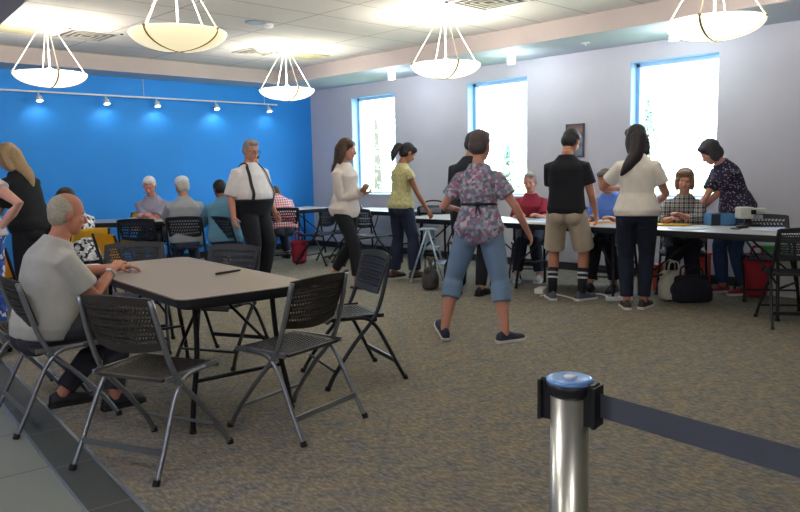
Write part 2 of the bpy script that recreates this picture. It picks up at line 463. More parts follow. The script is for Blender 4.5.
# unseen fill lights added under the hall ceiling to brighten it, out of view
M_hallfill = mat('hall_fill_lens', 'ffffff', 0.4, emit='fff4e0', estr=4)
fill0 = None
for i, (u, v) in enumerate([(-1.2, -1.0), (-1.2, -4.5), (-3.8, -1.0), (-3.8, -4.5), (-1.5, 2.3)]):
    g = L2+RV*u+DV*v
    if fill0 is None:
        fill0 = thing('hall_fill_light', 'added hall fill light out of view, nearest behind the camera', 'ceiling light', (g.x, g.y, HZ), 0, 'added hall fill lights')
        bm = bm_(); lathe(bm, [(0.10, 0), (0.10, -0.008), (0.085, -0.008), (0.08, 0)], 24); obj('ring', bm, M_white, fill0)
        bm = bm_(); lathe(bm, [(0.079, -0.001), (0.079, -0.005), (0.002, -0.005)], 20); obj('lens', bm, M_hallfill, fill0)
    else: dup(fill0, (g.x, g.y, HZ), None, ('', 'added hall fill light out of view, right behind the nearest one', 'added hall fill light out of view, over the left of the hall', 'added hall fill light out of view, in the far left corner of the hall', 'added hall fill light left of the view, beside the tiled strip')[i])
    lamp('hall_fill_lamp', 'POINT', (g.x, g.y, HZ-0.14), HALL_FILL_W, (0.96, 0.94, 1.0), 0.08)
# track rail with spotlights along the blue wall
M_track = mat('track_white', 'cfd6da', 0.4)
tr = thing('track_rail', 'long pale lighting track running across the blue wall', 'track rail', (0, 0, 0))
zt_ = lambda x: 2.46
bm = bm_(); box(bm, ((0.2+7.35)/2, 10.38, 2.465), (7.15, 0.035, 0.022)); obj('rail', bm, M_track, tr)
for x in (0.8, 2.9, 5.0, 7.1):
    bm = bm_(); tube(bm, [(x, 10.38, 2.47), (x, 10.38, ZS)], 0.004, 6); obj('hanger', bm, M_track, tr)
M_lampface = mat('spot_face', 'ffffff', 0.4, emit='ffffff', estr=7)
sp0 = None
for i, (x, e, lb) in enumerate([(3.53, .8, 'leftmost of the five spotlights on the track across the blue wall'),
                            (4.43, .8, 'second spotlight from the left on the track across the blue wall'),
                            (5.19, 1.0, 'middle spotlight of the five on the track across the blue wall'),
                            (6.18, 1.25, 'second spotlight from the right on the track across the blue wall'),
                            (7.17, .7, 'rightmost spotlight on the track, next to the corner pendant')]):
    if sp0 is None:
        sp0 = thing('track_spotlight', lb, 'spotlight', (x, 10.38, 2.45), 0, 'track spotlights')
        bm = bm_(); tube(bm, [(0, 0, 0), (0, 0, -0.04)], 0.012, 8); obj('mount', bm, M_track, sp0)
        bm = bm_(); R0 = Matrix.Rotation(math.radians(28), 3, 'X')
        tube(bm, [Vector((0, -0.01, -0.03)), Vector((0, -0.018, -0.055)), Vector((0, -0.035, -0.105))], [0.02, 0.036, 0.046], 14); obj('head', bm, M_track, sp0, True)
        bm = bm_(); tube(bm, [Vector((0, -0.0353, -0.1055)), Vector((0, -0.037, -0.112))], [0.041, 0.036], 14); obj('lamp_face', bm, M_lampface, sp0)
        o = sp0
    else: o = dup(sp0, (x, 10.38, 2.45), None, lb)
    lamp('spot_bulb', 'SPOT', (x, 10.33, 2.31), SPOT_W*e, (1.0, 0.97, 0.92), 0.04, math.radians(150), (x+0.1, 10.6, 1.2))
# vents, speaker, sprinkler on the tiled ceiling
M_vent = mat('vent_metal', '9c9890', 0.5)
M_ventdark = mat('vent_dark', '4a4844', 0.7)
M_panelw = mat('vent_frame_white', 'd8d6d0', 0.5)
def vent(x, y, w, d, label):
    t = thing('ceiling_vent', label, 'ceiling vent', (x, y, ZC), 0, 'ceiling vents')
    bm = bm_(); box(bm, (0, 0, -0.004), (w-0.03, d-0.03, 0.004)); obj('backing', bm, M_ventdark, t)
    bm = bm_()
    for sx, sy, cx, cy in ((w, .03, 0, d/2-.015), (w, .03, 0, -d/2+.015), (.03, d, w/2-.015, 0), (.03, d, -w/2+.015, 0)): box(bm, (cx, cy, -0.008), (sx, sy, 0.012))
    obj('frame', bm, M_panelw, t)
    for k in range(4):
        s = 1-0.22*k-0.12
        bm = bm_()
        for sx, sy, cx, cy in ((w*s, .022, 0, d*s/2), (w*s, .022, 0, -d*s/2), (.022, d*s, w*s/2, 0), (.022, d*s, -w*s/2, 0)):
            box(bm, (cx, cy, -0.012-0.002*k), (sx, sy, 0.006))
        obj('louvre', bm, M_vent, t)
q = at(86, 34.5, ZC); vent(q.x, q.y, 0.60, 0.60, 'square louvred ceiling vent right of the leftmost pendant')
q = at(258, 51.5, ZC); vent(q.x, q.y, 0.50, 0.50, 'small louvred ceiling vent left of the pendant nearest the corner')
q = at(489, .5, ZC); vent(q.x, q.y, 0.60, 0.60, 'square ceiling vent at the top edge above the middle pendant')
def panel(x, y, w, d, label):
    bm = bm_(); box(bm, (0, 0, -0.006), (w, d, 0.012), bevel=0.003)
    t = obj('ceiling_panel', bm, mat('panel_tan', 'aca584', 0.7)); t.location = (x, y, ZC); tag(t, label, 'ceiling panel')
q = at(12, 28.5, ZC); panel(q.x, q.y, 0.5, 0.45, 'tan flat ceiling panel left of the leftmost pendant canopy')
q = at(309, 56, ZC); panel(q.x, q.y, 0.42, 0.42, 'tan flat ceiling panel right of the pendant nearest the corner')
bm = bm_(); lathe(bm, [(0.11, 0), (0.11, -0.01), (0.095, -0.014), (0.06, -0.012), (0.004, -0.012)], 28)
t = obj('ceiling_speaker', bm, mat('speaker_grille', '8fa3b4', 0.6)); t.location = (4.59, 6.82, ZC); tag(t, 'round grey ceiling speaker above the gap between two pendants', 'speaker')
bm = bm_(); lathe(bm, [(0.06, 0), (0.06, -0.025), (0.045, -0.04), (0.004, -0.042)], 20)
t = obj('smoke_detector', bm, M_white); q = at(268, 24, ZC); t.location = (q.x, q.y, ZC); tag(t, 'small white smoke detector beside the round ceiling speaker', 'smoke detector')
bm = bm_(); lathe(bm, [(0.05, 0), (0.05, -0.008), (0.01, -0.012), (0.008, -0.03), (0.002, -0.03)], 16)
t = obj('sprinkler', bm, M_white); t.location = (7.6, 4.62, ZS); tag(t, 'small sprinkler head under the window soffit between two can lights', 'sprinkler')

# ------------------------------------------------------------------ picture on the window wall
pc = thing('wall_picture', 'small framed picture of red and blue bands on the wall between windows', 'picture', (XW, 5.09, 1.66), 0)
bm = bm_()
for sy, sz, cy, cz in ((.26, .018, 0, .2), (.26, .018, 0, -.2), (.018, .42, .122, 0), (.018, .42, -.122, 0)): box(bm, (-0.013, cy, cz), (0.025, sy, sz))
obj('frame', bm, mat('picture_frame', '3f4650', 0.5), pc)
def pic_mat():
    m = bpy.data.materials.new('picture_print'); m.use_nodes = True
    nt, b = nodes_of(m); N = nt.nodes.new; L = nt.links.new
    tc = N('ShaderNodeTexCoord'); sp = N('ShaderNodeSeparateXYZ'); L(tc.outputs['Generated'], sp.inputs[0])
    nz = N('ShaderNodeTexNoise'); nz.inputs['Scale'].default_value = 6; L(tc.outputs['Generated'], nz.inputs['Vector'])
    ad = N('ShaderNodeMath'); ad.operation = 'MULTIPLY_ADD'; ad.inputs[1].default_value = 0.12; L(nz.outputs['Fac'], ad.inputs[0]); L(sp.outputs['Z'], ad.inputs[2])
    r = N('ShaderNodeValToRGB'); e = r.color_ramp.elements; e[0].position = 0; e[0].color = lin('5a6a78'); e[1].position = 1; e[1].color = lin('7d5a5a')
    for p_, c_ in ((.25, '77828e'), (.42, '5b6880'), (.58, '8c95a8'), (.72, '7a4f54'), (.9, '9a7268')):
        x = e.new(p_); x.color = lin(c_)
    L(ad.outputs[0], r.inputs['Fac']); L(r.outputs['Color'], b.inputs['Base Color']); b.inputs['Roughness'].default_value = 0.3
    return m
bm = bm_(); box(bm, (-0.008, 0, 0), (0.012, 0.24, 0.39)); obj('print', bm, pic_mat(), pc)

# ------------------------------------------------------------------ folding chairs
M_plast = mat('chair_plastic', '332e2a', 0.55, var=0.05)
M_steel = mat('chair_steel', '8b8f93', 0.32, 0.75, var=0.04)
M_darksteel = mat('chair_dark_frame', '25282d', 0.4, 0.3)
M_rubber = mat('rubber', '141414', 0.7)
M_yellow = mat('yellow_chair', 'e3b52e', 0.5, var=0.05)
def lattice(fn, nu, nv, border_u, border_v, thick, slant=0.35, hole=(0.66, 0.62)):
    """curved panel fn(u,v)->Vector with a staggered lattice of slanted holes, given thickness"""
    bm = bm_()
    cache = {}
    def V(u, v):
        k = (round(u, 5), round(v, 5))
        if k not in cache: cache[k] = bm.verts.new(fn(*k))
        return cache[k]
    bu, bv = border_u, border_v
    U = lambda i: bu+(1-2*bu)*i/nu
    Vv = lambda j: bv+(1-2*bv)*j/nv
    du = (1-2*bu)/nu; dv = (1-2*bv)/nv
    def quad(a, b_, c, d):
        try: bm.faces.new((V(*a), V(*b_), V(*c), V(*d)))
        except ValueError: pass
    for j in range(nv):
        off = 0.5 if j % 2 else 0
        us = [i+off for i in range(nu)] if not off else [i+off for i in range(nu-1)]
        v0, v1 = Vv(j), Vv(j+1)
        if off:
            quad((bu, v0), (U(.5), v0), (U(.5), v1), (bu, v1)); quad((U(nu-.5), v0), (1-bu, v0), (1-bu, v1), (U(nu-.5), v1))
        for i in us:
            u0, u1 = U(i), U(i+1)
            mu, mv = du*(1-hole[0])/2, dv*(1-hole[1])/2
            sl = du*slant/2*(1 if j % 2 else -1)
            A, B, Cc, D = (u0, v0), (u1, v0), (u1, v1), (u0, v1)
            a, b_, c, d = (u0+mu-sl, v0+mv), (u1-mu-sl, v0+mv), (u1-mu+sl, v1-mv), (u0+mu+sl, v1-mv)
            quad(A, B, b_, a); quad(B, Cc, c, b_); quad(Cc, D, d, c); quad(D, A, a, d)
    # solid border
    n = nu
    for i in range(n):
        quad((U(i), 0), (U(i+1), 0), (U(i+1), bv), (U(i), bv)); quad((U(i), 1-bv), (U(i+1), 1-bv), (U(i+1), 1), (U(i), 1))
    for j in range(nv):
        quad((0, Vv(j)), (bu, Vv(j)), (bu, Vv(j+1)), (0, Vv(j+1))); quad((1-bu, Vv(j)), (1, Vv(j)), (1, Vv(j+1)), (1-bu, Vv(j+1)))
    for a in ((0, 0), (1-bu, 0), (0, 1-bv), (1-bu, 1-bv)):
        x = bu; quad(a, (a[0]+bu, a[1]), (a[0]+bu, a[1]+bv), (a[0], a[1]+bv))
    bmesh.ops.remove_doubles(bm, verts=bm.verts[:], dist=1e-5)
    bmesh.ops.recalc_face_normals(bm, faces=bm.faces[:])
    bmesh.ops.solidify(bm, geom=bm.faces[:], thickness=thick)
    return bm
def back_fn(u, v):                       # backrest, u across, v up
    x = (u-0.5)*0.41*(1-0.10*(1-v)**2); z = 0.545+v*0.265
    if v > 0.8: x *= 1-0.03*((v-0.8)/0.2)**2
    z += 0.012*math.sin(u*PI) * v - 0.02*(1-math.sin(u*PI))*(1-v)*-1
    y = -0.125-0.075*v-0.030*math.sin(u*PI)
    return Vector((x, y, z))
def seat_fn(u, v):                       # v front to back
    x = (u-0.5)*0.40*(1-0.08*v**2); y = 0.22-v*0.37
    z = 0.445-0.016*math.sin(u*PI)*math.sin(v*PI)-0.03*max(0, (0.15-v)/0.15)**2-0.01*v
    return Vector((x, y, z))
def chair(name, label, frame, plast, perforated=True, lo=False):
    t = thing(name, label, 'chair')
    if perforated:
        obj('backrest', lattice(back_fn, 22 if not lo else 12, 9 if not lo else 5, 0.06, 0.14, 0.010), plast, t)
        obj('seat', lattice(seat_fn, 20 if not lo else 10, 15 if not lo else 8, 0.07, 0.07, 0.014, 0.1), plast, t)
    else:
        for nm, fn, th in (('backrest', back_fn, .012), ('seat', seat_fn, .02)):
            bm = bm_(); n = 8; g = [[bm.verts.new(fn(i/n, j/n)) for i in range(n+1)] for j in range(n+1)]
            for j in range(n):
                for i in range(n): bm.faces.new((g[j][i], g[j][i+1], g[j+1][i+1], g[j+1][i]))
            bmesh.ops.solidify(bm, geom=bm.faces[:], thickness=th); obj(nm, bm, plast, t, True)
    for s in (-1, 1):
        bm = bm_()
        tube(bm, [(s*.200, -.203, .805), (s*.208, -.165, .65), (s*.212, -.120, .50), (s*.214, -.065, .40), (s*.216, .05, .27), (s*.225, .18, .10), (s*.232, .235, .0)], .0125, 10, sub=3, flat=None)
        f = obj('front_leg', bm, frame, t, True)
        bm = bm_(); tube(bm, [(s*.2315, .23, .025), (s*.2322, .236, 0)], .0165, 10); obj('foot_cap', bm, M_rubber, f)
        bm = bm_()
        tube(bm, [(s*.212, .10, .432), (s*.214, -.02, .425), (s*.216, -.09, .37), (s*.222, -.15, .26), (s*.230, -.215, .12), (s*.236, -.275, 0)], .0115, 10, sub=3)
        f = obj('rear_leg', bm, frame, t, True)
        bm = bm_(); tube(bm, [(s*.2355, -.268, .025), (s*.236, -.276, 0)], .0155, 10); obj('foot_cap', bm, M_rubber, f)
    bm = bm_(); tube(bm, [(-.223, .185, .115), (.223, .185, .115)], .009, 8); obj('front_stretcher', bm, frame, t)
    bm = bm_(); box(bm, (0, -.218, .125), (.455, .010, .028)); obj('rear_stretcher', bm, frame, t)
    for s in (-1, 1):
        bm = bm_(); box(bm, (s*.208, .02, .432), (.012, .34, .026), bevel=.003)
        tube(bm, [(s*.204, -.086, .410), (s*.224, -.086, .410)], .013, 8)
        obj('seat_bracket', bm, frame, t)
    t.scale = (1.05, 1.05, 1.0)
    return t
def frz(rel, px=400):                    # heading: 0 = looking away from the camera, +90 = towards the left of the view
    return -ya + math.radians(rel) 
ch_steel = chair('folding_chair', 'dark brown perforated folding chair with silver legs, front left corner of the large table', M_steel, M_plast)
ch_steel.location = (1.535, 3.27, 0); ch_steel.rotation_euler = (0, 0, math.atan2(0.20, 0.50)-PI/2)
GF = 'perforated folding chairs around the large table'
ch_steel['group'] = GF
dup(ch_steel, (2.27, 3.15, 0), math.radians(10.4), 'dark perforated folding chair with silver legs at the near end of the large table')
dup(ch_steel, (1.43, 4.25, 0), math.radians(-94), 'folding chair on which the seated man in the grey tee sits')
dup(ch_steel, (1.38, 4.80, 0), math.radians(-97), 'folding chair at the left edge of the view, behind the grey tee man')
ch_dark = chair('folding_chair', 'black perforated folding chair on the right side of the large table, facing left', M_darksteel, mat('chair_black_plastic', '2b2e33', 0.55, var=0.04))
ch_dark.location = (3.05, 3.60, 0); ch_dark.rotation_euler = (0, 0, math.radians(71)); ch_dark['group'] = GF
g = col(218, 5.2); dup(ch_dark, (g.x, g.y, 0), math.radians(115), 'black folding chair right of the large table, before the suspenders man', GF)
g = col(132, 5.55); dup(ch_dark, (g.x, g.y, 0), math.radians(150), 'black folding chair at the far end of the large table, behind the grey tabletop', GF)
ch_far = chair('folding_chair', 'x', M_darksteel, mat('chair_navy_plastic', '1f2733', 0.45, var=0.04), True, True)
ch_far_used = [False]
def far_chair(x, y, rel, label, group='folding chairs in the far part of the room'):
    if not ch_far_used[0]:
        ch_far_used[0] = True; o = ch_far; o.location = (x, y, 0); o.rotation_euler = (0, 0, frz(rel))
    else: o = dup(ch_far, (x, y, 0), frz(rel))
    o['label'] = label; o['group'] = group; return o
ch_yel = chair('plastic_chair', 'yellow plastic chair with its back to the camera in front of the left far table', M_darksteel, M_yellow, False)

# ------------------------------------------------------------------ folding tables
M_lam = mat('table_laminate', '988b7a', 0.5, var=0.10, scale=260)
M_lam2 = mat('table_laminate_pale', 'b4b3b4', 0.35, var=0.06, scale=200)
M_edge = mat('table_edge', '1d1f24', 0.4)
M_blk = mat('black_steel', '1b1d21', 0.4, 0.4)
def rrect(w, l, r, n=6):
    pts = []
    for cx, cy, a0 in ((w/2-r, l/2-r, 0), (-w/2+r, l/2-r, 90), (-w/2+r, -l/2+r, 180), (w/2-r, -l/2+r, 270)):
        for k in range(n+1):
            a = math.radians(a0+90*k/n); pts.append((cx+r*math.cos(a), cy+r*math.sin(a)))
    return pts
def ftable(label, w, l, loc, rz, lam, h=0.74, group=None, r=0.07):
    t = thing('folding_table', label, 'table', loc, rz, group)
    bm = bm_(); poly_prism(bm, rrect(w-.012, l-.012, r-.005), h-.012, h); obj('tabletop', bm, lam, t)
    bm = bm_(); poly_prism(bm, rrect(w, l, r), h-.040, h-.004)
    poly_prism(bm, rrect(w-.10, l-.10, r), h-.065, h-.040); obj('edge_band', bm, M_edge, t)
    for e in (-1, 1):
        ye = e*(l/2-.20)
        for s in (-1, 1):
            bm = bm_(); x = s*(w/2-.13)
            tube(bm, [(x*.86, ye-e*.02, h-.055), (x*.9, ye, h*.55), (x*1.06, ye+e*.02, h*.2), (x*1.12, ye+e*.03, 0.0)], .0145, 10, sub=4)
            f = obj('leg', bm, M_blk, t, True)
            bm = bm_(); tube(bm, [(x*1.115, ye+e*.03, .022), (x*1.12, ye+e*.03, 0)], .019, 10); obj('foot_cap', bm, M_rubber, f)
        bm = bm_(); tube(bm, [(-(w/2-.13)*.98, ye+e*.005, h*.36), ((w/2-.13)*.98, ye+e*.005, h*.36)], .011, 8); obj('crossbar', bm, M_blk, t, True)
        bm = bm_()
        for s in (-1, 1): tube(bm, [(s*.04, ye-e*.36, h-.06), (s*(w/2-.135), ye+e*.003, h*.42)], .009, 8)
        tube(bm, [(-.06, ye-e*.36, h-.066), (.06, ye-e*.36, h-.066)], .010, 8)
        obj('brace', bm, M_blk, t, True)
    return t
ftable('large tan folding table with rounded corners and dark edge in the left foreground', .79, 1.80, (2.16, 4.10, 0), math.radians(-5.5), M_lam)
GR = 'registration tables along the windows'
TX = 6.83
ftable('left registration table, beside the woman in the yellow-green top', .76, 1.53, (TX, 5.78, 0), 0, M_lam2, group=GR, r=.04)
ftable('middle registration table, in front of the maroon shirt woman and the man in khaki shorts', .76, 1.53, (TX, 4.24, 0), 0, M_lam2, group=GR, r=.04)
ftable('right registration table carrying the blue box and the grey printer', .76, 1.53, (TX, 2.70, 0), 0, M_lam2, group=GR, r=.04)
GT = 'far tables'
g = col(122, 9.75)
ftable('left far table at which the man with folded hands and the capped man sit', .76, 1.60, (g.x, g.y, 0), math.radians(50), M_lam2, group=GT, r=.04)
ftable('far table by the corner of the blue and white walls, behind the red striped shirt', .76, 1.53, (6.95, 9.72, 0), math.radians(90), M_lam2, group=GT, r=.04)
ftable('far table under the far left window, behind the woman in the white blouse', .70, 1.5, (7.62, 8.05, 0), 0, M_lam2, group=GT, r=.04)

# far chairs
def fc(px, dep, rel, label): g = col(px, dep); return far_chair(g.x, g.y, rel, label)
fc(142, 9.0, 5, 'black folding chair back with its rail just below the seated man with folded hands')
fc(188, 9.25, 8, 'black folding chair under the man in the white cap')
fc(234, 9.1, -40, 'black folding chair under the person in the teal shirt')
fc(284, 10.9, 15, 'black folding chair under the red and white striped shirt')
fc(320, 10.6, 60, 'black folding chair before the far corner table, left of the white blouse woman')
fc(347, 10.9, 100, 'black folding chair directly behind the woman in the white blouse')
fc(371, 10.2, -45, 'black folding chair in front of the table under the far left window')
fc(768, 7.15, 165, 'black folding chair behind the right registration table, beside the leaning woman')
g = col(798, 6.0); dup(ch_dark, (g.x, g.y, 0), frz(-12), 'black folding chair cut by the right edge of the view', 'chairs at the right edge')
g = col(80, 7.5); ch_yel.location = (g.x, g.y, 0); ch_yel.rotation_euler = (0, 0, frz(55)); ch_yel['label'] = 'yellow plastic chair under the person in the black and white blouse'; ch_yel['group'] = 'yellow plastic chairs'
g = col(126, 6.9); dup(ch_yel, (g.x, g.y, 0), frz(-42), 'yellow plastic chair standing alone in front of the left far table, leaning tall')
g = col(4, 5.9); dup(ch_yel, (g.x, g.y, 0), frz(-15), 'yellow plastic chair at the left edge behind the grey tee man')
g = col(140, 10.25); dup(ch_yel, (g.x, g.y, 0), frz(170), 'yellow plastic chair under the white-haired man with folded hands')

# ------------------------------------------------------------------ belt barrier post
M_chrome = mat('brushed_post', 'dedbc2', 0.30, 0.9, var=0.02)
M_cap = mat('post_cap', '7ba7df', 0.25, 0.2)
M_pblk = mat('post_black', '15161a', 0.45)
pp = col(571, 1.40); brz = -ya
st = thing('barrier_post', 'shiny steel belt barrier post with blue top in the foreground', 'barrier post', (pp.x, pp.y, 0), brz)
bm = bm_(); lathe(bm, [(.038, .02), (.038, .915)], 48); obj('pole', bm, M_chrome, st, True)
bm = bm_(); lathe(bm, [(.18, 0), (.18, .012), (.16, .022), (.07, .03), (.046, .045), (.0385, .05)], 48); obj('base', bm, M_chrome, st, True)
bm = bm_(); lathe(bm, [(.0385, .905), (.0435, .912), (.046, .922), (.046, .932), (.036, .936)], 48); obj('collar', bm, M_pblk, st, True)
bm = bm_(); lathe(bm, [(.0465, .932), (.046, .938), (.037, .9415), (.0335, .940), (.004, .9405)], 48); obj('top_cap', bm, M_cap, st, True)
bm = bm_(); lathe(bm, [(.013, .9405), (.012, .943), (.003, .9435)], 20); obj('cap_screw', bm, M_white, st, True)
SA = math.radians(-38)
for k, a in enumerate((SA, SA+PI)):
    d = Vector((math.cos(a), math.sin(a), 0)); R3 = Matrix.Rotation(a, 3, 'Z')
    bm = bm_()
    box(bm, d*.042+Vector((0, 0, .891)), (.026, .030, .080), R3, bevel=.002)
    box(bm, d*.057+Vector((0, 0, .891)), (.008, .044, .082), R3, bevel=.002)
    box(bm, d*.041+Vector((0, 0, .933)), (.03, .03, .006), R3, bevel=.002)
    obj('belt_slot', bm, M_pblk, st)
M_belt = mat('belt_webbing', '4d515a', 0.85, var=0.06, scale=12)
a0 = col(598, 1.375); b0 = col(800, 1.107); dd = (b0-a0).normalized(); e0 = a0+dd*1.6
bm = bm_(); nn = dd.cross(Vector((0, 0, 1)))*.0012; rs = []
for k in range(17):
    f = k/16; c = a0.lerp(e0, f)+Vector((0, 0, .892-.012*math.sin(f*PI)))
    rs.append([c-nn+Vector((0, 0, .0235)), c+nn+Vector((0, 0, .0235)), c+nn-Vector((0, 0, .0235)), c-nn-Vector((0, 0, .0235))])
rings(bm, rs); w = obj('belt', bm, M_belt)
bm2 = bm_()
tag(w, 'dark grey webbing belt stretched from the steel post to the right edge', 'belt')
st2 = dup(st, (e0.x+dd.x*.06, e0.y+dd.y*.06, 0), math.atan2(dd.y, dd.x)+PI-SA, 'second belt barrier post beyond the right edge of the view')

# ------------------------------------------------------------------ people
def fuse(name, bm, voxel, m, parent, smooth_it=3):
    """weld overlapping closed shells into one continuous skin"""
    bmesh.ops.recalc_face_normals(bm, faces=bm.faces[:])
    me = bpy.data.meshes.new('raw'); bm.to_mesh(me); bm.free()
    o = bpy.data.objects.new('raw', me); C.objects.link(o)
    r = o.modifiers.new('r', 'REMESH'); r.mode = 'VOXEL'; r.voxel_size = voxel; r.use_smooth_shade = True
    if smooth_it:
        s = o.modifiers.new('s', 'SMOOTH'); s.factor = 0.5; s.iterations = smooth_it
    dg = bpy.context.evaluated_depsgraph_get()
    me2 = bpy.data.meshes.new_from_object(o.evaluated_get(dg)); me2.name = name
    bpy.data.objects.remove(o); bpy.data.meshes.remove(me)
    me2.materials.clear(); me2.materials.append(m)
    for p in me2.polygons: p.use_smooth = True; p.material_index = 0
    ob = bpy.data.objects.new(name, me2); C.objects.link(ob)
    if parent: ob.parent = parent
    return ob
def ik(a, t, l1, l2, hint):
    d = t-a; L = min(d.length, (l1+l2)*0.995)
    dn = d.normalized(); t2 = a+dn*L
    x = (l1*l1-l2*l2+L*L)/(2*L); h = math.sqrt(max(0, l1*l1-x*x))
    n = hint-dn*hint.dot(dn)
    n = n.normalized() if n.length > 1e-6 else dn.orthogonal().normalized()
    return a+dn*x+n*h, t2
def lerp(a, b, f): return a*(1-f)+b*f
def interp(tab, s):
    if s <= tab[0][0]: return tab[0][1:]
    for a, b in zip(tab[:-1], tab[1:]):
        if s <= b[0]:
            f = (s-a[0])/(b[0]-a[0]); f = f*f*(3-2*f)
            return tuple(lerp(x, y, f) for x, y in zip(a[1:], b[1:]))
    return tab[-1][1:]
V3 = Vector
SKIN = {}
def skin(c):
    if c not in SKIN: SKIN[c] = mat('skin_'+c, c, 0.55, var=0.04, scale=25, spec=0.35)
    return SKIN[c]
M_eyew = mat('eye_white', 'e8e4e0', 0.3); M_iris = mat('iris', '2c211c', 0.3)
def hair_mat(c): return mat('hair_'+c, c, 0.6, var=0.16, scale=70, bump=0.4)
def cloth(c, rough=0.9): return mat('cloth_'+c, c, rough, var=0.06, scale=14, bump=0.25)

class Fig:
    def __init__(f, label, loc, rel, H=1.70, girth=1.0, fem=False, pelvis=(0, 0, .93), lean=3, side=0, twist=0,
                 head=(0, 0), feet=((.1, .0, 0, 0, 0), (-.1, .0, 0, 0, 0)), hands=None, elbow=None, sk='c98f76',
                 palms=None, curl=(.35, .35), belly=0.0, voxel=.0075, hroll=0, kneehint=None, group=None, shoulder=1.0):
        f.k = k = H/1.75; f.g = girth; f.fem = fem; f.belly = belly
        f.root = thing('person', label, 'person', (loc[0], loc[1], 0), frz(rel), group)
        f.pel = V3(pelvis); f.lean, f.side, f.twist = map(math.radians, (lean, side, twist))
        f.voxel = voxel; f.skm = skin(sk); f.sw = shoulder
        # spine table
        f.N = 24; f.tab = []; p = f.pel.copy()
        for i in range(f.N+1):
            s = i/f.N*1.2; ss = min(s, 1); a = f.lean*(.35+.65*ss); b = f.side*ss
            up = V3((math.sin(b), math.sin(a)*math.cos(b), math.cos(a)*math.cos(b)))
            tw = f.twist*ss; r = V3((math.cos(tw), math.sin(tw), 0)); r = (r-up*r.dot(up)).normalized(); fw = up.cross(r)
            f.tab.append((s, p.copy(), r, fw, up)); p = p+up*(.53*k*1.2/f.N)
        # sections: half width, half depth, forward shift
        if fem: T = [(-.2, .11, .10, 0), (-.1, .155, .118, 0), (.0, .172, .122, -.004), (.15, .150, .108, 0), (.33, .125, .095, .004), (.55, .138, .108, .012), (.68, .145, .120, .018), (.77, .134, .102, .008), (.86, .104, .082, .0), (.93, .070, .062, -.004), (1.0, .054, .055, -.004), (1.1, .050, .050, 0)]
        else: T = [(-.2, .11, .10, 0), (-.1, .150, .115, 0), (.0, .163, .120, 0), (.15, .155, .112, 0), (.33, .150, .108, .002), (.55, .162, .118, .004), (.70, .166, .122, .004), (.78, .152, .108, 0), (.86, .122, .090, 0), (.93, .082, .070, -.004), (1.0, .060, .060, -.004), (1.1, .056, .056, 0)]
        f.T = T
        # joints
        f.sh = []; f.hip = []
        s_, p, r, fw, up = f.at(.755)
        shw = (.142 if fem else .160)*k*shoulder
        for sg in (1, -1): f.sh.append(p+r*sg*shw*(.65+.35*girth))
        s_, p, r, fw, up = f.at(0)
        for sg in (1, -1): f.hip.append(p+r*sg*.088*k-V3((0, 0, .02*k)))
        f.feet = []; f.knee = []; f.ank = []
        for i, ft in enumerate(feet):
            x, y, yw, lift, pitch = ft
            A = V3((x, y, .085*k+lift)); kh = V3((0, 1, .15))+V3((math.sin(-math.radians(yw)), 0, 0))*.6
            if kneehint: kh = V3(kneehint[i])
            kn, A = ik(f.hip[i], A, .43*k, .425*k, kh)
            f.knee.append(kn); f.ank.append(A); f.feet.append((yw, pitch))
        f.elb = []; f.wr = []; f.hd = []; f.pn = []; f.curl = curl
        fwd = f.at(.8)[3]; rt = f.at(.8)[2]
        for i in range(2):
            sg = 1-2*i
            t = V3(hands[i]) if hands and hands[i] is not None else f.sh[i]+V3((sg*.09, .03, -.54*k))
            h = V3(elbow[i]) if elbow and elbow[i] is not None else V3((sg*.35, -1, -.25))
            e, w = ik(f.sh[i], t, .285*k, .255*k, h)
            f.elb.append(e); f.wr.append(w); f.hd.append((w-e).normalized())
            n = V3(palms[i]) if palms and palms[i] is not None else V3((-sg, .15, 0))
            n = (n-f.hd[i]*n.dot(f.hd[i])).normalized(); f.pn.append(n)
        # head frame
        yw, pt_ = math.radians(head[0]), math.radians(head[1])
        hf = V3((-math.sin(yw)*math.cos(pt_), math.cos(yw)*math.cos(pt_), math.sin(pt_)))
        hr = hf.cross(V3((0, 0, 1))).normalized(); hr = Matrix.Rotation(math.radians(hroll), 3, hf) @ hr; hu = hr.cross(hf)
        f.hf, f.hr, f.hu = hf, hr, hu
        base = f.at(1.0)[1]; nd = (f.at(1.0)[4]*.6+hu*.4).normalized()
        f.nb = base; f.c = base+nd*.060*k+hu*.086*k+hf*.022*k; f.hk = k*1.05
    def at(f, s):
        if s < 0:
            t0 = f.tab[0]; return (s, t0[1]+t0[4]*(s*.53*f.k), t0[2], t0[3], t0[4])
        x = s/1.2*f.N; i = min(int(x), f.N-1); q = x-i; a, b = f.tab[i], f.tab[i+1]
        return (s, a[1].lerp(b[1], q), a[2].lerp(b[2], q).normalized(), a[3].lerp(b[3], q).normalized(), a[4].lerp(b[4], q).normalized())
    def dims(f, s, off=0):
        w, d, sh = interp(f.T, s); k = f.k; g = 1+(f.g-1)*max(.35, min(1, 1-(s-.35)*1.1))
        be = f.belly*math.exp(-((s-.28)/.24)**2)
        return w*k*g+off+be*.35, d*k*g+off+be*.5, sh*k+be*.5
    def ring(f, s, off=0, n=28, flare=0):
        _, p, r, fw, up = f.at(s); w, d, sh = f.dims(s, off); w += flare; d += flare
        out = []
        for j in range(n):
            a = 2*PI*j/n; c, si = math.cos(a), math.sin(a)
            e = 2/2.4; x = math.copysign(abs(c)**e, c); y = math.copysign(abs(si)**e, si)
            out.append(p+r*x*w+fw*(y*d+sh))
        return out
    def surf(f, s, ang, off):
        _, p, r, fw, up = f.at(s); w, d, sh = f.dims(s, off); c, si = math.cos(ang), math.sin(ang); e = 2/2.4
        return p+r*math.copysign(abs(c)**e, c)*w+fw*(math.copysign(abs(si)**e, si)*d+sh)
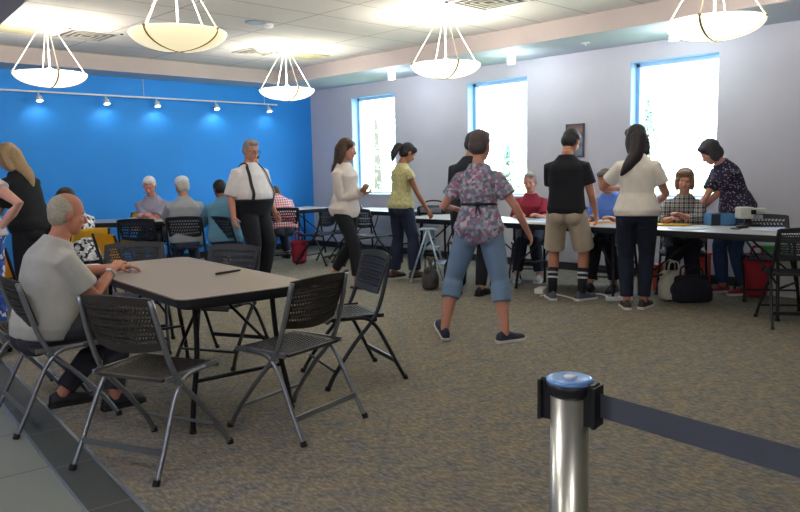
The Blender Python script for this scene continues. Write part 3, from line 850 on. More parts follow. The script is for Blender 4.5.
    def H(f, x, y, z): return f.c+(f.hr*x+f.hf*y+f.hu*z)*f.hk
    def hrot(f): return Matrix((f.hr, f.hf, f.hu)).transposed()
    def body(f, face=True, shod=True):
        k = f.k; bm = bm_(); g = f.g; ga = .5+.5*g
        ss = [-.2, -.1, 0, .1, .2, .3, .4, .5, .6, .7, .78, .85, .91, .96, 1.0, 1.06]
        rings(bm, [f.ring(s, -.004) for s in ss])
        am = .9 if f.fem else 1.0
        for i in range(2):
            S, E, W = f.sh[i], f.elb[i], f.wr[i]
            inn = S.lerp(f.at(.8)[1], .3)
            tube(bm, [inn, S, S.lerp(E, .45), E, E.lerp(W, .35), W, W+f.hd[i]*.02*k],
                 [x*k*am*ga for x in (.046, .054, .047, .037, .039, .025, .025)], 12, domes=True)
            f.hand(bm, i)
            Hp, K, A = f.hip[i], f.knee[i], f.ank[i]
            lg = ga*(1.05 if f.fem else 1)
            tube(bm, [Hp, Hp.lerp(K, .4), K, K.lerp(A, .3), K.lerp(A, .75), A+V3((0, 0, -.01))],
                 [x*k*lg for x in (.088, .078, .054, .057, .040, .035)], 14, domes=True)
            yw, ptc = f.feet[i]; R_ = f.footrot(i)
            tube(bm, [A+R_@V3((0, -.035, -.045))*k, A+R_@V3((0, .05, -.05))*k, A+R_@V3((0, .14, -.066))*k], [.030*k, .034*k, .020*k], 10, domes=True)
        # neck and head
        tube(bm, [f.at(.92)[1], f.nb, f.H(0, -.022, -.045)], [.062*k*ga, .054*k*ga*am, .050*k*ga*am], 14, domes=True)
        K_ = f.hk; R_ = f.hrot()
        gk = K_*(.93+.07*g)
        ell(bm, f.H(0, -.012, .03), (.076*gk, .093*K_, .086*K_), R_, 20, 14)
        ell(bm, f.H(0, .016, -.035), (.062*gk, .071*K_, .085*K_), R_, 20, 14)
        ell(bm, f.H(0, .042, -.092), (.036*gk, .034*K_, .026*K_), R_)
        ell(bm, f.H(0, .076, .020), (.046*K_, .013*K_, .010*K_), R_)
        tube(bm, [f.H(0, .080, .008), f.H(0, .098, -.022), f.H(0, .102, -.034), f.H(0, .088, -.040)], [.008*K_, .011*K_, .015*K_, .010*K_], 8, domes=True)
        for sg in (1, -1):
            ell(bm, f.H(sg*.078, -.010, -.012), (.010*K_, .019*K_, .031*K_), R_)
            ell(bm, f.H(sg*.036, .062, -.030), (.018*K_, .018*K_, .016*K_), R_)
        b_ = fuse('body', bm, f.voxel, f.skm, f.root, 2)
        if face:
            for sg in (1, -1):
                bm = bm_(); ell(bm, f.H(sg*.031, .0745, -.001), (.0125*k, .011*k, .0070*k), R_, 14, 10)
                bmesh.ops.recalc_face_normals(bm, faces=bm.faces[:])
                for fc_ in bm.faces: fc_.material_index = 1 if (fc_.calc_center_median()-f.H(sg*.031, .0745, -.001)).normalized().dot(f.hf) > .45 else 0
                obj('eye', bm, [M_eyew, M_iris], f.root, True)
            bm = bm_(); ell(bm, f.H(0, .083, -.066), (.024*k, .010*k, .0065*k), R_); obj('mouth', bm, mat('lips', 'a0564f', .5), f.root, True)
        return b_
    def hand(f, bm, i):
        k = f.k*(.92 if f.fem else 1); W = f.wr[i]; d = f.hd[i]; n = f.pn[i]; th = d.cross(n) if i == 0 else n.cross(d); c = f.curl[i]
        R_ = Matrix((th, d, n)).transposed()
        ell(bm, W+d*.052*k, (.041*k, .056*k, .018*k), R_, 14, 10)
        for q, L in ((.030, .074), (.010, .084), (-.010, .079), (-.030, .062)):
            b0 = W+d*.078*k+th*q*k; pts = [W+d*.05*k+th*q*.8*k, b0]; dd = (d+th*q*1.5).normalized(); p = b0
            for sg in range(3):
                ang = c*(.7+.5*sg); dd = (Matrix.Rotation(ang, 3, d.cross(n)) @ dd); p = p+dd*L*k*(.42, .33, .25)[sg]; pts.append(p)
            tube(bm, pts, [.0095*k, .0095*k, .009*k, .0085*k, .0070*k], 8, domes=True)
        t0 = W+d*.022*k+th*.026*k; t1 = t0+(d*.6+th*.8+n*.35).normalized()*.042*k; t2 = t1+(d*.9+th*.3+n*(.3+c)).normalized()*.036*k
        tube(bm, [W+d*.015*k, t0, t1, t2], [.014*k, .014*k, .0105*k, .0085*k], 8, domes=True)
    def footrot(f, i):
        yw, ptc = f.feet[i]
        return Matrix.Rotation(math.radians(yw), 3, 'Z') @ Matrix.Rotation(math.radians(-ptc), 3, 'X')
    def shirt(f, m, sleeve=.55, off=.012, hem=-.12, flare=.012, name='shirt', top=.985, sl_off=None, voxel=None, openneck=False, hemz=None):
        """sleeve: 0..1 upper arm, 1..2 forearm; 0 = sleeveless"""
        k = f.k; bm = bm_(); g = f.g; ga = .5+.5*g; am = .9 if f.fem else 1.0
        ss = [hem, hem+.02] + [s for s in (-.08, 0, .1, .2, .3, .4, .5, .6, .7, .78, .85, .90, .94) if s > hem+.03] + [top]
        rs = []
        for s in ss:
            fl = flare*max(0, min(1, (.35-s)/.45))
            rs.append(f.ring(s, off, flare=fl))
        rings(bm, rs)
        so = sl_off if sl_off is not None else off+.004
        for i in range(2):
            S, E, W = f.sh[i], f.elb[i], f.wr[i]; inn = S.lerp(f.at(.8)[1], .35)
            if sleeve <= 0: continue
            if sleeve <= 1:
                e = S.lerp(E, sleeve); tube(bm, [inn, S, S.lerp(e, .5), e], [(.048*k*am*ga+off), (.056*k*am*ga+off), (.052*k*am*ga+so), (.050*k*am*ga+so+.006)], 14)
            else:
                e = E.lerp(W, sleeve-1); tube(bm, [inn, S, S.lerp(E, .5), E, E.lerp(e, .5), e], [(.048*k*am*ga+off), (.056*k*am*ga+off), (.048*k*am*ga+so), (.042*k*am*ga+so), (.038*k*am*ga+so), (.032*k*am*ga+so)], 14)
        return fuse(name, bm, voxel or max(f.voxel, .008), m, f.root, 4)
    def pants(f, m, length=1.9, off=.012, top=.10, name='trousers', flare=0.0, slim=0.0):
        k = f.k; bm = bm_(); g = f.g; ga = (.5+.5*g)*(1.05 if f.fem else 1)
        rings(bm, [f.ring(s, off) for s in (-.2, -.15, -.1, -.03, .04, top)])
        _, p, r, fw, up = f.at(0)
        for sg in (1, -1): ell(bm, p-fw*.045*k+r*sg*.070*k-up*.075*k, (.080*k*g+off*.5, .080*k*g+off, .080*k*g+off))
        for i in range(2):
            Hp, K, A = f.hip[i], f.knee[i], f.ank[i]
            if length <= 1:
                e = Hp.lerp(K, length); tube(bm, [Hp, Hp.lerp(e, .5), e], [.088*k*ga+off, .082*k*ga+off+flare*.5, .074*k*ga+off+flare], 16)
            else:
                e = K.lerp(A, length-1)
                tube(bm, [Hp, Hp.lerp(K, .5), K, K.lerp(e, .4), e], [.088*k*ga+off, .078*k*ga+off, .058*k*ga+off, .059*k*ga+off+flare*.5, .046*k*ga+off+flare], 16)
        return fuse(name, bm, max(f.voxel, .009), m, f.root, 4)
    def shoes(f, m, sole, sandal=False, sock=None, sockh=.2):
        k = f.k
        for i in range(2):
            A = f.ank[i]; R_ = f.footrot(i)
            prof = [(-.078, .012, .030), (-.072, .030, .060), (-.05, .036, .075), (0, .038, .082), (.04, .040, .070), (.09, .045, .052), (.14, .046, .042), (.175, .036, .034), (.195, .012, .018)]
            if sandal: prof = [(.05, .040, .056), (.075, .044, .052), (.10, .046, .046)]
            bm = bm_(); rs = []
            for y, w, h in prof:
                rg = []
                for j in range(16):
                    a = 2*PI*j/16; x = math.cos(a)*w; z = -.068+(h if math.sin(a) > 0 else .002)*math.sin(a)*1.0
                    rg.append(A+R_@(V3((x, y, z))*k))
                rs.append(rg)
            rings(bm, rs); sh = obj('shoe' if not sandal else 'sandal', bm, m, f.root, True)
            bm = bm_(); rs = []
            for y, w in [(-.084, .012), (-.078, .032), (-.05, .041), (0, .041), (.05, .043), (.10, .050), (.15, .049), (.185, .036), (.203, .010)]:
                rs.append([A+R_@(V3(q)*k) for q in ((-w, y, -.085), (w, y, -.085), (w, y, -.062), (-w, y, -.062))])
            rings(bm, rs); obj('sole', bm, sole, sh)
            if sock:
                bm = bm_(); K = f.knee[i]; d = (K-A).normalized(); rr = .040*k*(.5+.5*f.g)
                tube(bm, [A-d*.02, A+d*sockh*.5, A+d*sockh], [rr+.002, rr+.008, rr+.014], 14); s_ = obj('sock', bm, sock[0], f.root, True)
                if sock[1]:
                    for z in (.55, .75):
                        bm = bm_(); tube(bm, [A+d*sockh*z, A+d*sockh*(z+.08)], [rr+.012, rr+.013], 14); obj('sock_stripe', bm, sock[1], s_, True)
    def hair(f, style, color, extra=None):
        k = f.hk; bm = bm_(); R_ = f.hrot(); m = hair_mat(color)
        if style == 'bald':
            for sg in (1, -1): ell(bm, f.H(sg*.040, -.045, .000), (.046*k, .060*k, .050*k), R_)
            ell(bm, f.H(0, -.055, -.005), (.066*k, .058*k, .062*k), R_)
        elif style == 'thin':      # receding, close cropped
            ell(bm, f.H(0, -.026, .022), (.0815*k, .088*k, .088*k), R_, 20, 14)
            ell(bm, f.H(0, -.045, -.015), (.079*k, .062*k, .070*k), R_)
        elif style == 'short':
            ell(bm, f.H(0, -.020, .036), (.083*k, .093*k, .090*k), R_, 20, 14)
            ell(bm, f.H(0, -.045, -.01), (.080*k, .066*k, .075*k), R_)
            ell(bm, f.H(0, .035, .085), (.060*k, .048*k, .034*k), R_)
        elif style == 'bob':
            ell(bm, f.H(0, -.022, .040), (.095*k, .102*k, .093*k), R_, 20, 14)
            ell(bm, f.H(0, -.045, -.035), (.094*k, .076*k, .085*k), R_)
            for sg in (1, -1): ell(bm, f.H(sg*.072, .012, -.025), (.026*k, .050*k, .078*k), R_)
            ell(bm, f.H(0, .045, .078), (.070*k, .045*k, .035*k), R_)
        else:
            ell(bm, f.H(0, -.020, .036), (.084*k, .095*k, .091*k), R_, 20, 14)
            ell(bm, f.H(0, -.045, -.01), (.081*k, .066*k, .078*k), R_)
            for sg in (1, -1): ell(bm, f.H(sg*.050, .030, .060), (.038*k, .050*k, .040*k), R_)
            if style == 'pony':
                q = extra or [(0, -.10, .03), (0, -.155, .01), (0, -.165, -.09), (0, -.135, -.19)]
                tube(bm, [f.H(*x) for x in q], [.025*k, .045*k, .045*k, .012*k], 12, sub=4, domes=True)
            if style == 'long':
                back = [f.H(0, -.07, .0)]; 
                for s, dd in ((.97, .03), (.88, .045), (.76, .045), (.62, .035)):
                    _, p, r, fw, up = f.at(s); w, d, sh = f.dims(s, 0); back.append(p-fw*(d-sh+dd*.4)+r*(extra or 0)*(1-s)*.6)
                tube(bm, back, [.070*k, .062*k, .058*k, .046*k, .014*k], 14, sub=3, domes=True)
                for sg in (1, -1): tube(bm, [f.H(sg*.06, -.02, .02), f.H(sg*.075, -.03, -.06), f.H(sg*.07, -.05, -.14)], [.035*k, .035*k, .03*k], 10, sub=3, domes=True)
        return fuse('hair', bm, .0065, m, f.root, 3)
    def strap(f, path, w, m, name, t=.004):
        """flat band; path = list of (s, angle, offset)"""
        pts = smooth_path([f.surf(*q) for q in path], 4)
        bm = bm_(); rs = []
        for i, p in enumerate(pts):
            T_ = (pts[min(i+1, len(pts)-1)]-pts[max(i-1, 0)]).normalized(); ctr = f.at(.6)[1]
            n = (p-V3((ctr.x, ctr.y, p.z-.02))); n = (n-T_*n.dot(T_)).normalized(); s = T_.cross(n)*w/2; n = n*t
            rs.append([p-s-n, p+s-n, p+s+n, p-s+n])
        rings(bm, rs); return obj(name, bm, m, f.root)
    def belt(f, s, off, w, m, name='belt'):
        bm = bm_(); a = f.ring(s, off); up = f.at(s)[4]
        b0 = f.ring(s, off-.006)
        A = [bm.verts.new(p-up*w/2) for p in a]; B = [bm.verts.new(p+up*w/2) for p in a]
        Cc = [bm.verts.new(p+up*w/2) for p in b0]; D = [bm.verts.new(p-up*w/2) for p in b0]
        n = len(a)
        for X, Y in ((A, B), (B, Cc), (Cc, D), (D, A)):
            for i in range(n): bm.faces.new((X[i], X[(i+1) % n], Y[(i+1) % n], Y[i]))
        return obj(name, bm, m, f.root, True)
    def glasses(f, m):
        bm = bm_(); k = f.k
        for sg in (1, -1):
            tube(bm, [f.H(sg*(.032+.022*math.cos(a)), .098, -.002+.018*math.sin(a)) for a in [2*PI*j/12 for j in range(13)]], .0022*k, 6)
            tube(bm, [f.H(sg*.054, .098, .002), f.H(sg*.080, .06, .004), f.H(sg*.084, -.01, .002)], .0022*k, 6)
        tube(bm, [f.H(-.012, .099, .002), f.H(.012, .099, .002)], .0022*k, 6)
        return obj('glasses', bm, m, f.root)

M_sole_w = mat('white_sole', 'd8d6d2', .6); M_sole_d = mat('dark_sole', '202022', .7); M_shoe_b = mat('black_shoe', '1c1d22', .6)
def atp(px, dep): g = col(px, dep); return (g.x, g.y)

def rel_to(loc, rz, P):
    d = V3((P[0]-loc[0], P[1]-loc[1], 0)); d = Matrix.Rotation(-rz, 3, 'Z') @ d
    return (d.x, d.y, P[2])

def seated(hands=None, **kw):
    d = dict(pelvis=(0, -.02, .54), feet=((.13, .42, 5, 0, 0), (-.13, .42, -5, 0, 0)))
    d.update(kw); d['hands'] = hands; return d
Z1, Z0 = V3((0, 0, 1)), V3((0, 0, -1))
DN = (0, 0, -1)
# --- seated man in the foreground
f = Fig('seated person with cropped grey hair in a grey tee, arm resting on the large table', (1.40, 4.30), -92+math.degrees(ya), H=1.66, girth=1.12, belly=.05,
        **seated(pelvis=(0, -.02, .525), hands=(rel_to((1.40, 4.30), math.radians(-92), at(112, 271, .785)), (-.20, .50, .775)), lean=24, twist=4, head=(-6, -10), palms=(DN, DN), curl=(.35, .3), elbow=((.5, -.3, -1), (-.8, -.3, -.6)),
                 feet=((.16, .30, 5, 0, 0), (-.12, .10, -5, 0, 0))), sk='bd8068', voxel=.0055)
f.body(); f.shirt(cloth('b4b4ab'), .72, off=.016, hem=-.14, sl_off=.022); f.pants(cloth('33353c'), 1.92); f.shoes(M_shoe_b, M_sole_d); f.hair('thin', 'aaa28e')
# watch on the right wrist
bm = bm_(); w = f.wr[0]; d = f.hd[0]; tube(bm, [w-d*.035, w-d*.015], .031, 16); wt = obj('watch_strap', bm, M_steel, f.root, True)
bm = bm_(); ell(bm, w-d*.025-f.pn[0]*.031, (.017, .017, .006)); obj('watch_face', bm, M_white, wt)
# --- left edge group
g = atp(34, 6.6)
f = Fig('standing person with long blond hair in a black top at the left edge', g, 72, H=1.66, fem=True, girth=1.2, lean=24, head=(5, -22), sk='c98f76',
        hands=((.15, .40, .95), (-.10, .42, .95)))
f.body(); f.shirt(cloth('16181d'), .8, off=.014, hem=-.15); f.pants(cloth('1c1f27'), 1.9); f.shoes(M_shoe_b, M_sole_d); f.hair('long', 'a58a63')
g = atp(-24, 5.4)
f = Fig('person cut by the left edge with hand on hip, bare bent elbow in view', g, 12, H=1.63, fem=True, girth=1.25, lean=3, head=(20, 0), sk='cf9c8a',
        hands=((.19, -.03, .98), None), elbow=((1, -.4, 0), None), palms=((-1, 0, .3), None), curl=(.6, .3))
f.body(); f.shirt(cloth('c9c2c6'), .35, off=.016, hem=-.02); f.pants(pattern_mat('blue_print', 'voronoi', ['2b4fa8', 'dfe3ee', '3c66c4', '2b3d78'], 30), 1.9, top=.05); f.shoes(M_shoe_b, M_sole_d); f.hair('short', '7a6248')
g = atp(84, 7.4)
f = Fig('seated person with dark hair in a black and white patterned blouse', g, 55, H=1.62, girth=1.1, fem=True,
        **seated(hands=((.14, .48, .77), (-.10, .48, .77)), lean=32, head=(10, -30), palms=(DN, DN)), sk='b98770')
f.body(); f.shirt(pattern_mat('black_white_print', 'voronoi', ['20222c', 'd9dae2', 'c6c8d2', 'eef0f4', '50556a'], 38), .7, off=.016, hem=-.14); f.pants(cloth('20232c'), 1.9); f.shoes(M_shoe_b, M_sole_d); f.hair('bob', '33281f')
# --- far left table group
g = atp(156, 10.15)
f = Fig('seated white-haired person in a grey polo with folded hands, facing the camera', g, 185, H=1.76, girth=1.1, belly=.03,
        **seated(hands=((-.02, .42, .80), (.02, .44, .80)), lean=16, head=(0, -24), palms=(DN, DN), curl=(.7, .7)), sk='d08f80')
f.body(); f.shirt(cloth('9a98ab'), .75, off=.016); f.pants(cloth('2a2d38'), 1.9); f.shoes(M_shoe_b, M_sole_d); f.hair('short', 'e5e2e0')
g = atp(187, 9.25)
f = Fig('seated person in a grey shirt and white cap, back to the camera', g, 18, H=1.72, girth=1.15,
        **seated(hands=((.12, .46, .79), (-.16, .46, .79)), lean=14, head=(28, -8), palms=(DN, DN)), sk='c48d78')
f.body(); f.shirt(cloth('a3a7ae'), .75, off=.018); f.pants(cloth('3a4560'), 1.9); f.shoes(M_shoe_b, M_sole_w); f.hair('thin', 'c9c5bf')
bm = bm_(); R_ = f.hrot(); k = f.k
ell(bm, f.H(0, -.012, .058), (.088*k, .102*k, .072*k), R_, 20, 14); rs = []
ell(bm, f.H(0, .112, .048), (.062*k, .060*k, .008*k), R_); fuse('cap', bm, .006, cloth('dcdfe2'), f.root, 2)
g = atp(226, 9.1)
f = Fig('seated person in a teal shirt with dark hair, bent forward next to the suspenders man', g, 12, H=1.68, girth=1.2,
        **seated(hands=((.12, .42, .78), (-.2, .46, .78)), lean=30, side=-4, head=(25, -25), palms=(DN, DN)), sk='8a5f4c')
f.body(); f.shirt(cloth('5a8aa4'), 1.2, off=.02); f.pants(cloth('1e222c'), 1.9); f.shoes(M_shoe_b, M_sole_d); f.hair('short', '1d1a1c')
g = atp(236, 10.0)
f = Fig('standing person in a navy top, mostly hidden behind the suspenders man', g, -75, H=1.62, girth=1.1, lean=36, head=(-10, -20), sk='b98770')
f.body(); f.shirt(cloth('1f2f63'), 1.9, off=.016); f.pants(cloth('20242e'), 1.9); f.shoes(M_shoe_b, M_sole_d); f.hair('short', '2a2320')
# --- suspenders man
g = atp(254, 8.9)
f = Fig('standing heavy person with glasses, white shirt and black suspenders', g, -128, H=1.78, girth=1.28, belly=.10, lean=-2, head=(-4, -14), sk='c48a76',
        feet=((.13, .02, -8, 0, 0), (-.13, -.02, 12, 0, 0)), hands=((.32, .04, .82), (-.32, .06, .84)), shoulder=1.12)
f.body(); f.shirt(cloth('e2dde0'), .98, off=.016, hem=.09, flare=0, sl_off=.024)
f.pants(cloth('14161d'), 1.97, off=.026, top=.16, flare=.022); f.shoes(M_shoe_b, M_sole_d); f.hair('short', '8d8680')
for sg in (1, -1):
    a = PI/2-sg*.62; bk = -PI/2+sg*.45
    f.strap([(.12, a, .022), (.3, a, .024), (.5, a, .024), (.7, a, .023), (.84, PI/2-sg*.75, .022), (.93, PI/2-sg*1.0, .018), (.955, -sg*.0+(0 if sg > 0 else PI), .012), (.90, -PI/2+sg*.9, .02), (.7, bk, .022), (.45, bk, .022), (.15, -PI/2+sg*.4, .022)], .036, M_pblk, 'suspender')
f.belt(.15, .022, .035, M_pblk); f.glasses(M_pblk)
# --- striped shirt
g = atp(284, 10.9)
f = Fig('seated person in a red and white striped shirt, bent away from the camera', g, 20, H=1.66, girth=1.25, fem=True,
        **seated(hands=((.12, .48, .77), (-.12, .50, .77)), lean=52, side=-6, head=(0, -60), palms=(DN, DN)), sk='c98f76')
f.body(); f.shirt(pattern_mat('red_white_stripes', 'checks', ['e6dfe2', 'c8304c'], 9), 1.1, off=.018); f.pants(cloth('3a4252'), 1.9); f.shoes(M_shoe_b, M_sole_d); f.hair('short', '4a3a30')
# --- woman in white blouse
g = atp(348, 8.4)
f = Fig('walking person with long brown hair in a white blouse and black trousers', g, -122, H=1.74, fem=True, lean=2, head=(24, -8), sk='c78f7c',
        feet=((.06, .16, 0, 0, 0), (-.10, -.30, 0, .06, -28)), pelvis=(0, -.03, .915), hands=((.0, .22, 1.08), (.04, .25, 1.12)), palms=((0, 0, 1), (0, 0, 1)), curl=(.5, .5),
        elbow=((.6, -1, -.3), (-.6, -1, -.3)))
f.body(); f.shirt(cloth('dcd2cc'), 1.95, off=.018, hem=-.2, flare=.02, sl_off=.02); f.pants(cloth('12151c'), 1.85, slim=.8, off=.008); f.shoes(mat('brown_leather', '5c4336', .6), M_sole_d, sandal=True); f.hair('long', '4d3527', 0.2)
# --- yellow-green top
g = atp(402, 8.75)
f = Fig('standing person with a black ponytail in a yellow-green top and jeans', g, -55, H=1.63, fem=True, lean=6, head=(-8, -30), sk='a06c50',
        feet=((.13, .10, -12, 0, 0), (-.11, -.05, 10, 0, 0)), hands=((.22, .24, .84), (-.20, .15, .82)))
f.body(); f.shirt(pattern_mat('yellow_green_print', 'voronoi', ['b7b27a', 'c9c48e', 'a8a878', 'bdb98a'], 60), .28, off=.012, hem=-.10, flare=.02); f.pants(cloth('1d2740'), 1.96, flare=.02); f.shoes(mat('brown_leather', '5c4336', .6), M_sole_d); f.hair('pony', '17151a')
# --- walking woman, centre
g = atp(483, 5.72)
FL = pattern_mat('floral_print', 'voronoi', ['666b80', '9496ac', 'bdb3c0', '767a90', 'a86480', '9aa0b4', '7c8494'], 42)
f = Fig('walking person with short hair in a floral top and cropped jeans, centre of the room', g, -8, H=1.66, fem=True, girth=1.03, lean=5, side=0, twist=-10, head=(-28, -6), sk='c28a76',
        feet=((.17, -.16, -55, 0, 0), (-.30, -.12, 20, .03, -20)), pelvis=(-.03, 0, .885), hands=((.35, .04, .84), (-.24, .27, 1.02)), palms=((-1, .2, 0), (0, 0, -1)),
        elbow=((.3, -1, 0), (-.5, -.9, -.2)))
f.body(); f.shirt(FL, .62, off=.018, hem=-.24, flare=.022, sl_off=.022); f.pants(cloth('6f8aa8'), 1.42, off=.015, flare=.014); f.shoes(mat('navy_shoe', '232a40', .7), M_sole_w); f.hair('short', '4f4448')
f.belt(.36, .024, .020, M_pblk, 'waist_tie')
bm = bm_(); _, p, r, fw, up = f.at(.36); w, d, sh = f.dims(.36, .03); q = p-fw*(d-sh)
ell(bm, q, (.035, .012, .018)); tube(bm, [q, q-up*.10+r*.03], .007, 6); tube(bm, [q, q-up*.12-r*.02], .007, 6); obj('tie_bow', bm, M_pblk, f.root)
# --- man behind her
g = atp(468, 7.65)
f = Fig('person in a dark shirt and black trousers, mostly hidden behind the floral top', g, -25, H=1.78, lean=18, head=(-35, -15), sk='b98770', hands=((.15, .42, .83), (-.25, .35, .84)), palms=(DN, DN), girth=1.05,
        feet=((.12, .05, -10, 0, 0), (-.12, -.08, 10, 0, 0)))
f.body(); f.shirt(cloth('20252e'), .8, off=.016); f.pants(cloth('191c24'), 1.95); f.shoes(M_shoe_b, M_sole_d); f.hair('short', '2a2a30')
# --- maroon shirt
g = atp(531, 8.95)
f = Fig('seated person with grey hair in a maroon polo behind the registration table', g, 165, H=1.64, girth=1.15, fem=True,
        **seated(hands=((.10, .40, .78), (-.10, .42, .78)), lean=10, head=(-8, -10), palms=(DN, DN)), sk='c48c7c')
f.body(); f.shirt(cloth('8c1f36'), .8, off=.016); f.pants(cloth('242838'), 1.9); f.shoes(mat('grey_shoe', 'a9abb0', .7), M_sole_w); f.hair('short', '9b928c')
far_chair(g[0], g[1], 165, 'black folding chair under the person in the maroon polo')
# --- khaki shorts
g = atp(566, 7.25)
f = Fig('standing person in a black tee, khaki shorts and striped socks', g, -22, H=1.76, girth=1.0, lean=5, head=(-22, -32), sk='bb8168',
        feet=((.15, .06, -38, 0, 0), (-.14, .03, 22, 0, 0)), hands=((.26, .20, .86), (-.10, .34, .95)), palms=((-1, 0, 0), (0, 0, -1)), elbow=((.3, -1, -.2), (-.3, -1, -.2)))
f.body(); f.shirt(cloth('12161f'), .62, off=.018, hem=-.10, sl_off=.024); f.pants(cloth('c0b3a0'), .97, off=.016, flare=.016, name='shorts'); f.shoes(mat('grey_blue_shoe', '4c5468', .7), M_sole_w, sock=(cloth('20222a'), cloth('c9ccd2')), sockh=.24); f.hair('short', '1a191e')
# --- blue shirt behind table
g = atp(612, 8.15)
f = Fig('seated person in a light blue shirt, partly hidden by the person in the white tee', g, 150, H=1.72, girth=1.1,
        **seated(hands=((.12, .40, .78), (-.10, .42, .78)), lean=16, side=6, head=(-20, -20), palms=(DN, DN)), sk='b5806b')
f.body(); f.shirt(cloth('4d76c8'), 1.2, off=.016); f.pants(cloth('1c202a'), 1.9); f.shoes(M_shoe_b, M_sole_d); f.hair('short', '5a4a40')
far_chair(g[0], g[1], 150, 'black folding chair under the person in the light blue shirt')
# --- white tee, long hair
g = atp(636, 6.75)
f = Fig('standing person with long dark hair in a white tee and dark jeans', g, -18, H=1.72, fem=True, girth=1.08, lean=3, side=-1, head=(18, -12), sk='b5796a',
        feet=((.075, .05, -22, 0, 0), (-.075, .0, 12, 0, 0)), hands=((.17, .26, .98), (-.14, .30, 1.12)), palms=((-1, 0, 0), (0, 0, -1)), elbow=((.7, -1, -.2), (-.9, -.6, -.2)))
f.body(); f.shirt(cloth('e6e0d8'), .62, off=.018, hem=-.10, sl_off=.022, flare=.018); f.pants(cloth('131b30'), 1.93, slim=.3, off=.010); f.shoes(mat('brown_shoe', '3a2f2c', .7), M_sole_w); f.hair('long', '251c22', -.6)
# --- plaid woman
g = atp(683, 7.6)
f = Fig('seated person with short brown hair in a plaid shirt behind the registration table', g, 158, H=1.66, fem=True, girth=1.2,
        **seated(hands=((.12, .40, .80), (.02, .40, .84)), lean=8, head=(0, -8), palms=(DN, DN), elbow=((.8, -.6, -.6), (-.8, -.6, -.6))), sk='c48c7c')
f.body(); f.shirt(pattern_mat('plaid', 'checks', ['2c2f3a', 'cfc8c0', '6d6a6c'], 7), 1.6, off=.018); f.pants(cloth('171a22'), 1.9); f.shoes(M_shoe_b, M_sole_d); f.hair('bob', '7a5d4a')
far_chair(g[0], g[1], 158, 'black folding chair under the person in the plaid shirt')
# --- leaning woman
g = atp(731, 7.45)
f = Fig('standing person in a navy dotted blouse with bobbed dark hair, leaning on the table', g, 98, H=1.68, fem=True, girth=1.1, lean=38, head=(0, -38), sk='c48c7c',
        feet=((.10, .02, 0, 0, 0), (-.10, -.10, 0, 0, 0)), pelvis=(0, -.05, .90), hands=((.05, .42, .77), (.32, .20, .79)), palms=(DN, DN), elbow=((0, -1, 0), (0, -1, 0)))
f.body(); f.shirt(pattern_mat('navy_dots', 'dots', ['1c1f3a', 'a58a9a'], 40), .75, off=.016, hem=-.16, flare=.02); f.pants(cloth('2b4468'), 1.93); f.shoes(mat('red_shoe', '8a2f3a', .7), M_sole_w); f.hair('bob', '2f2a33')

# ------------------------------------------------------------------ small things
def simple(name, bm, m, loc, label, cat, rz=0, group=None, smooth=False):
    o = obj(name, bm, m, None, smooth); o.location = loc; o.rotation_euler = (0, 0, rz); return tag(o, label, cat, group)
M_paper = mat('paper', 'dfe2ea', .8, var=.02); M_paperb = mat('blue_paper', 'b9cdf0', .8); M_manila = mat('manila', 'd8ae42', .8); M_orange = mat('orange_card', 'd79a66', .8)
def sheet(px, py, w, l, m, label, rz=0, z=.741, t=.003, group='papers on the tables', name='paper_sheet', dz=0):
    g = at(px, py, z); bm = bm_(); n = 4; G = [[bm.verts.new(((i/n-.5)*w, (j/n-.5)*l, .002*math.sin(i*1.3+j))) for i in range(n+1)] for j in range(n+1)]
    for j in range(n):
        for i in range(n): bm.faces.new((G[j][i], G[j][i+1], G[j+1][i+1], G[j+1][i]))
    bmesh.ops.recalc_face_normals(bm, faces=bm.faces[:]); bmesh.ops.solidify(bm, geom=bm.faces[:], thickness=t)
    return simple(name, bm, m, (g.x, g.y, z+t+.002+dz), label, 'paper', rz, group)
# on the large table
g1 = at(216, 275, .742); g2 = at(241, 271, .742)
bm = bm_(); d = g2-g1; tube(bm, [(-d.length/2, 0, 0), (d.length*.42, 0, 0), (d.length/2, 0, 0)], [.007, .007, .002], 8)
pen = simple('pen', bm, M_pblk, ((g1.x+g2.x)/2, (g1.y+g2.y)/2, .749), 'black pen lying on the large tan table', 'pen', math.atan2(d.y, d.x), smooth=True)
bm = bm_(); box(bm, (.01, .006, .004), (.05, .003, .003)); obj('clip', bm, M_steel, pen)
sheet(88, 267.5, .20, .26, M_paper, 'white paper on the large table beside the arm of the grey tee man', -.1)
g = at(127, 270, .745); bm = bm_(); lathe(bm, [(.028, 0), (.030, .012), (.024, .030), (.012, .034), (.003, .034)], 16)
simple('bottle_cap', bm, M_paperb, (g.x, g.y, .741), 'small pale blue lid under the fingers of the grey tee man', 'lid', smooth=True)
# on the registration tables
sheet(463, 216, .22, .30, M_paper, 'white paper at the left elbow of the floral top figure', .2)
sheet(533, 222, .22, .30, M_paper, 'white paper in front of the maroon polo, right of the floral top', .1)
sheet(549, 220.5, .22, .30, M_paperb, 'pale blue sheet between the maroon polo and the khaki shorts', -.2)
sheet(603, 223.5, .24, .34, M_orange, 'peach coloured sheet right of the hand of the black tee figure', .5)
sheet(612, 221.5, .22, .30, M_paper, 'white sheet beside the peach coloured sheet in front of the light blue shirt', .25, dz=.006)
sheet(668, 225, .26, .40, M_manila, 'yellow folder on the table right of the white tee', .15, t=.008, name='folder')
sheet(697, 222, .26, .34, M_orange, 'orange card lying between the yellow folder and the blue box', .3)
sheet(688, 228.5, .22, .30, M_paper, 'white sheet at the table edge under the yellow folder', .1)
sheet(760, 230, .22, .30, M_paper, 'white sheet at the right end of the table in front of the grey printer', .15)
sheet(781, 229.5, .22, .32, M_paperb, 'pale blue sheet in front of the grey machine at the right end', -.1)
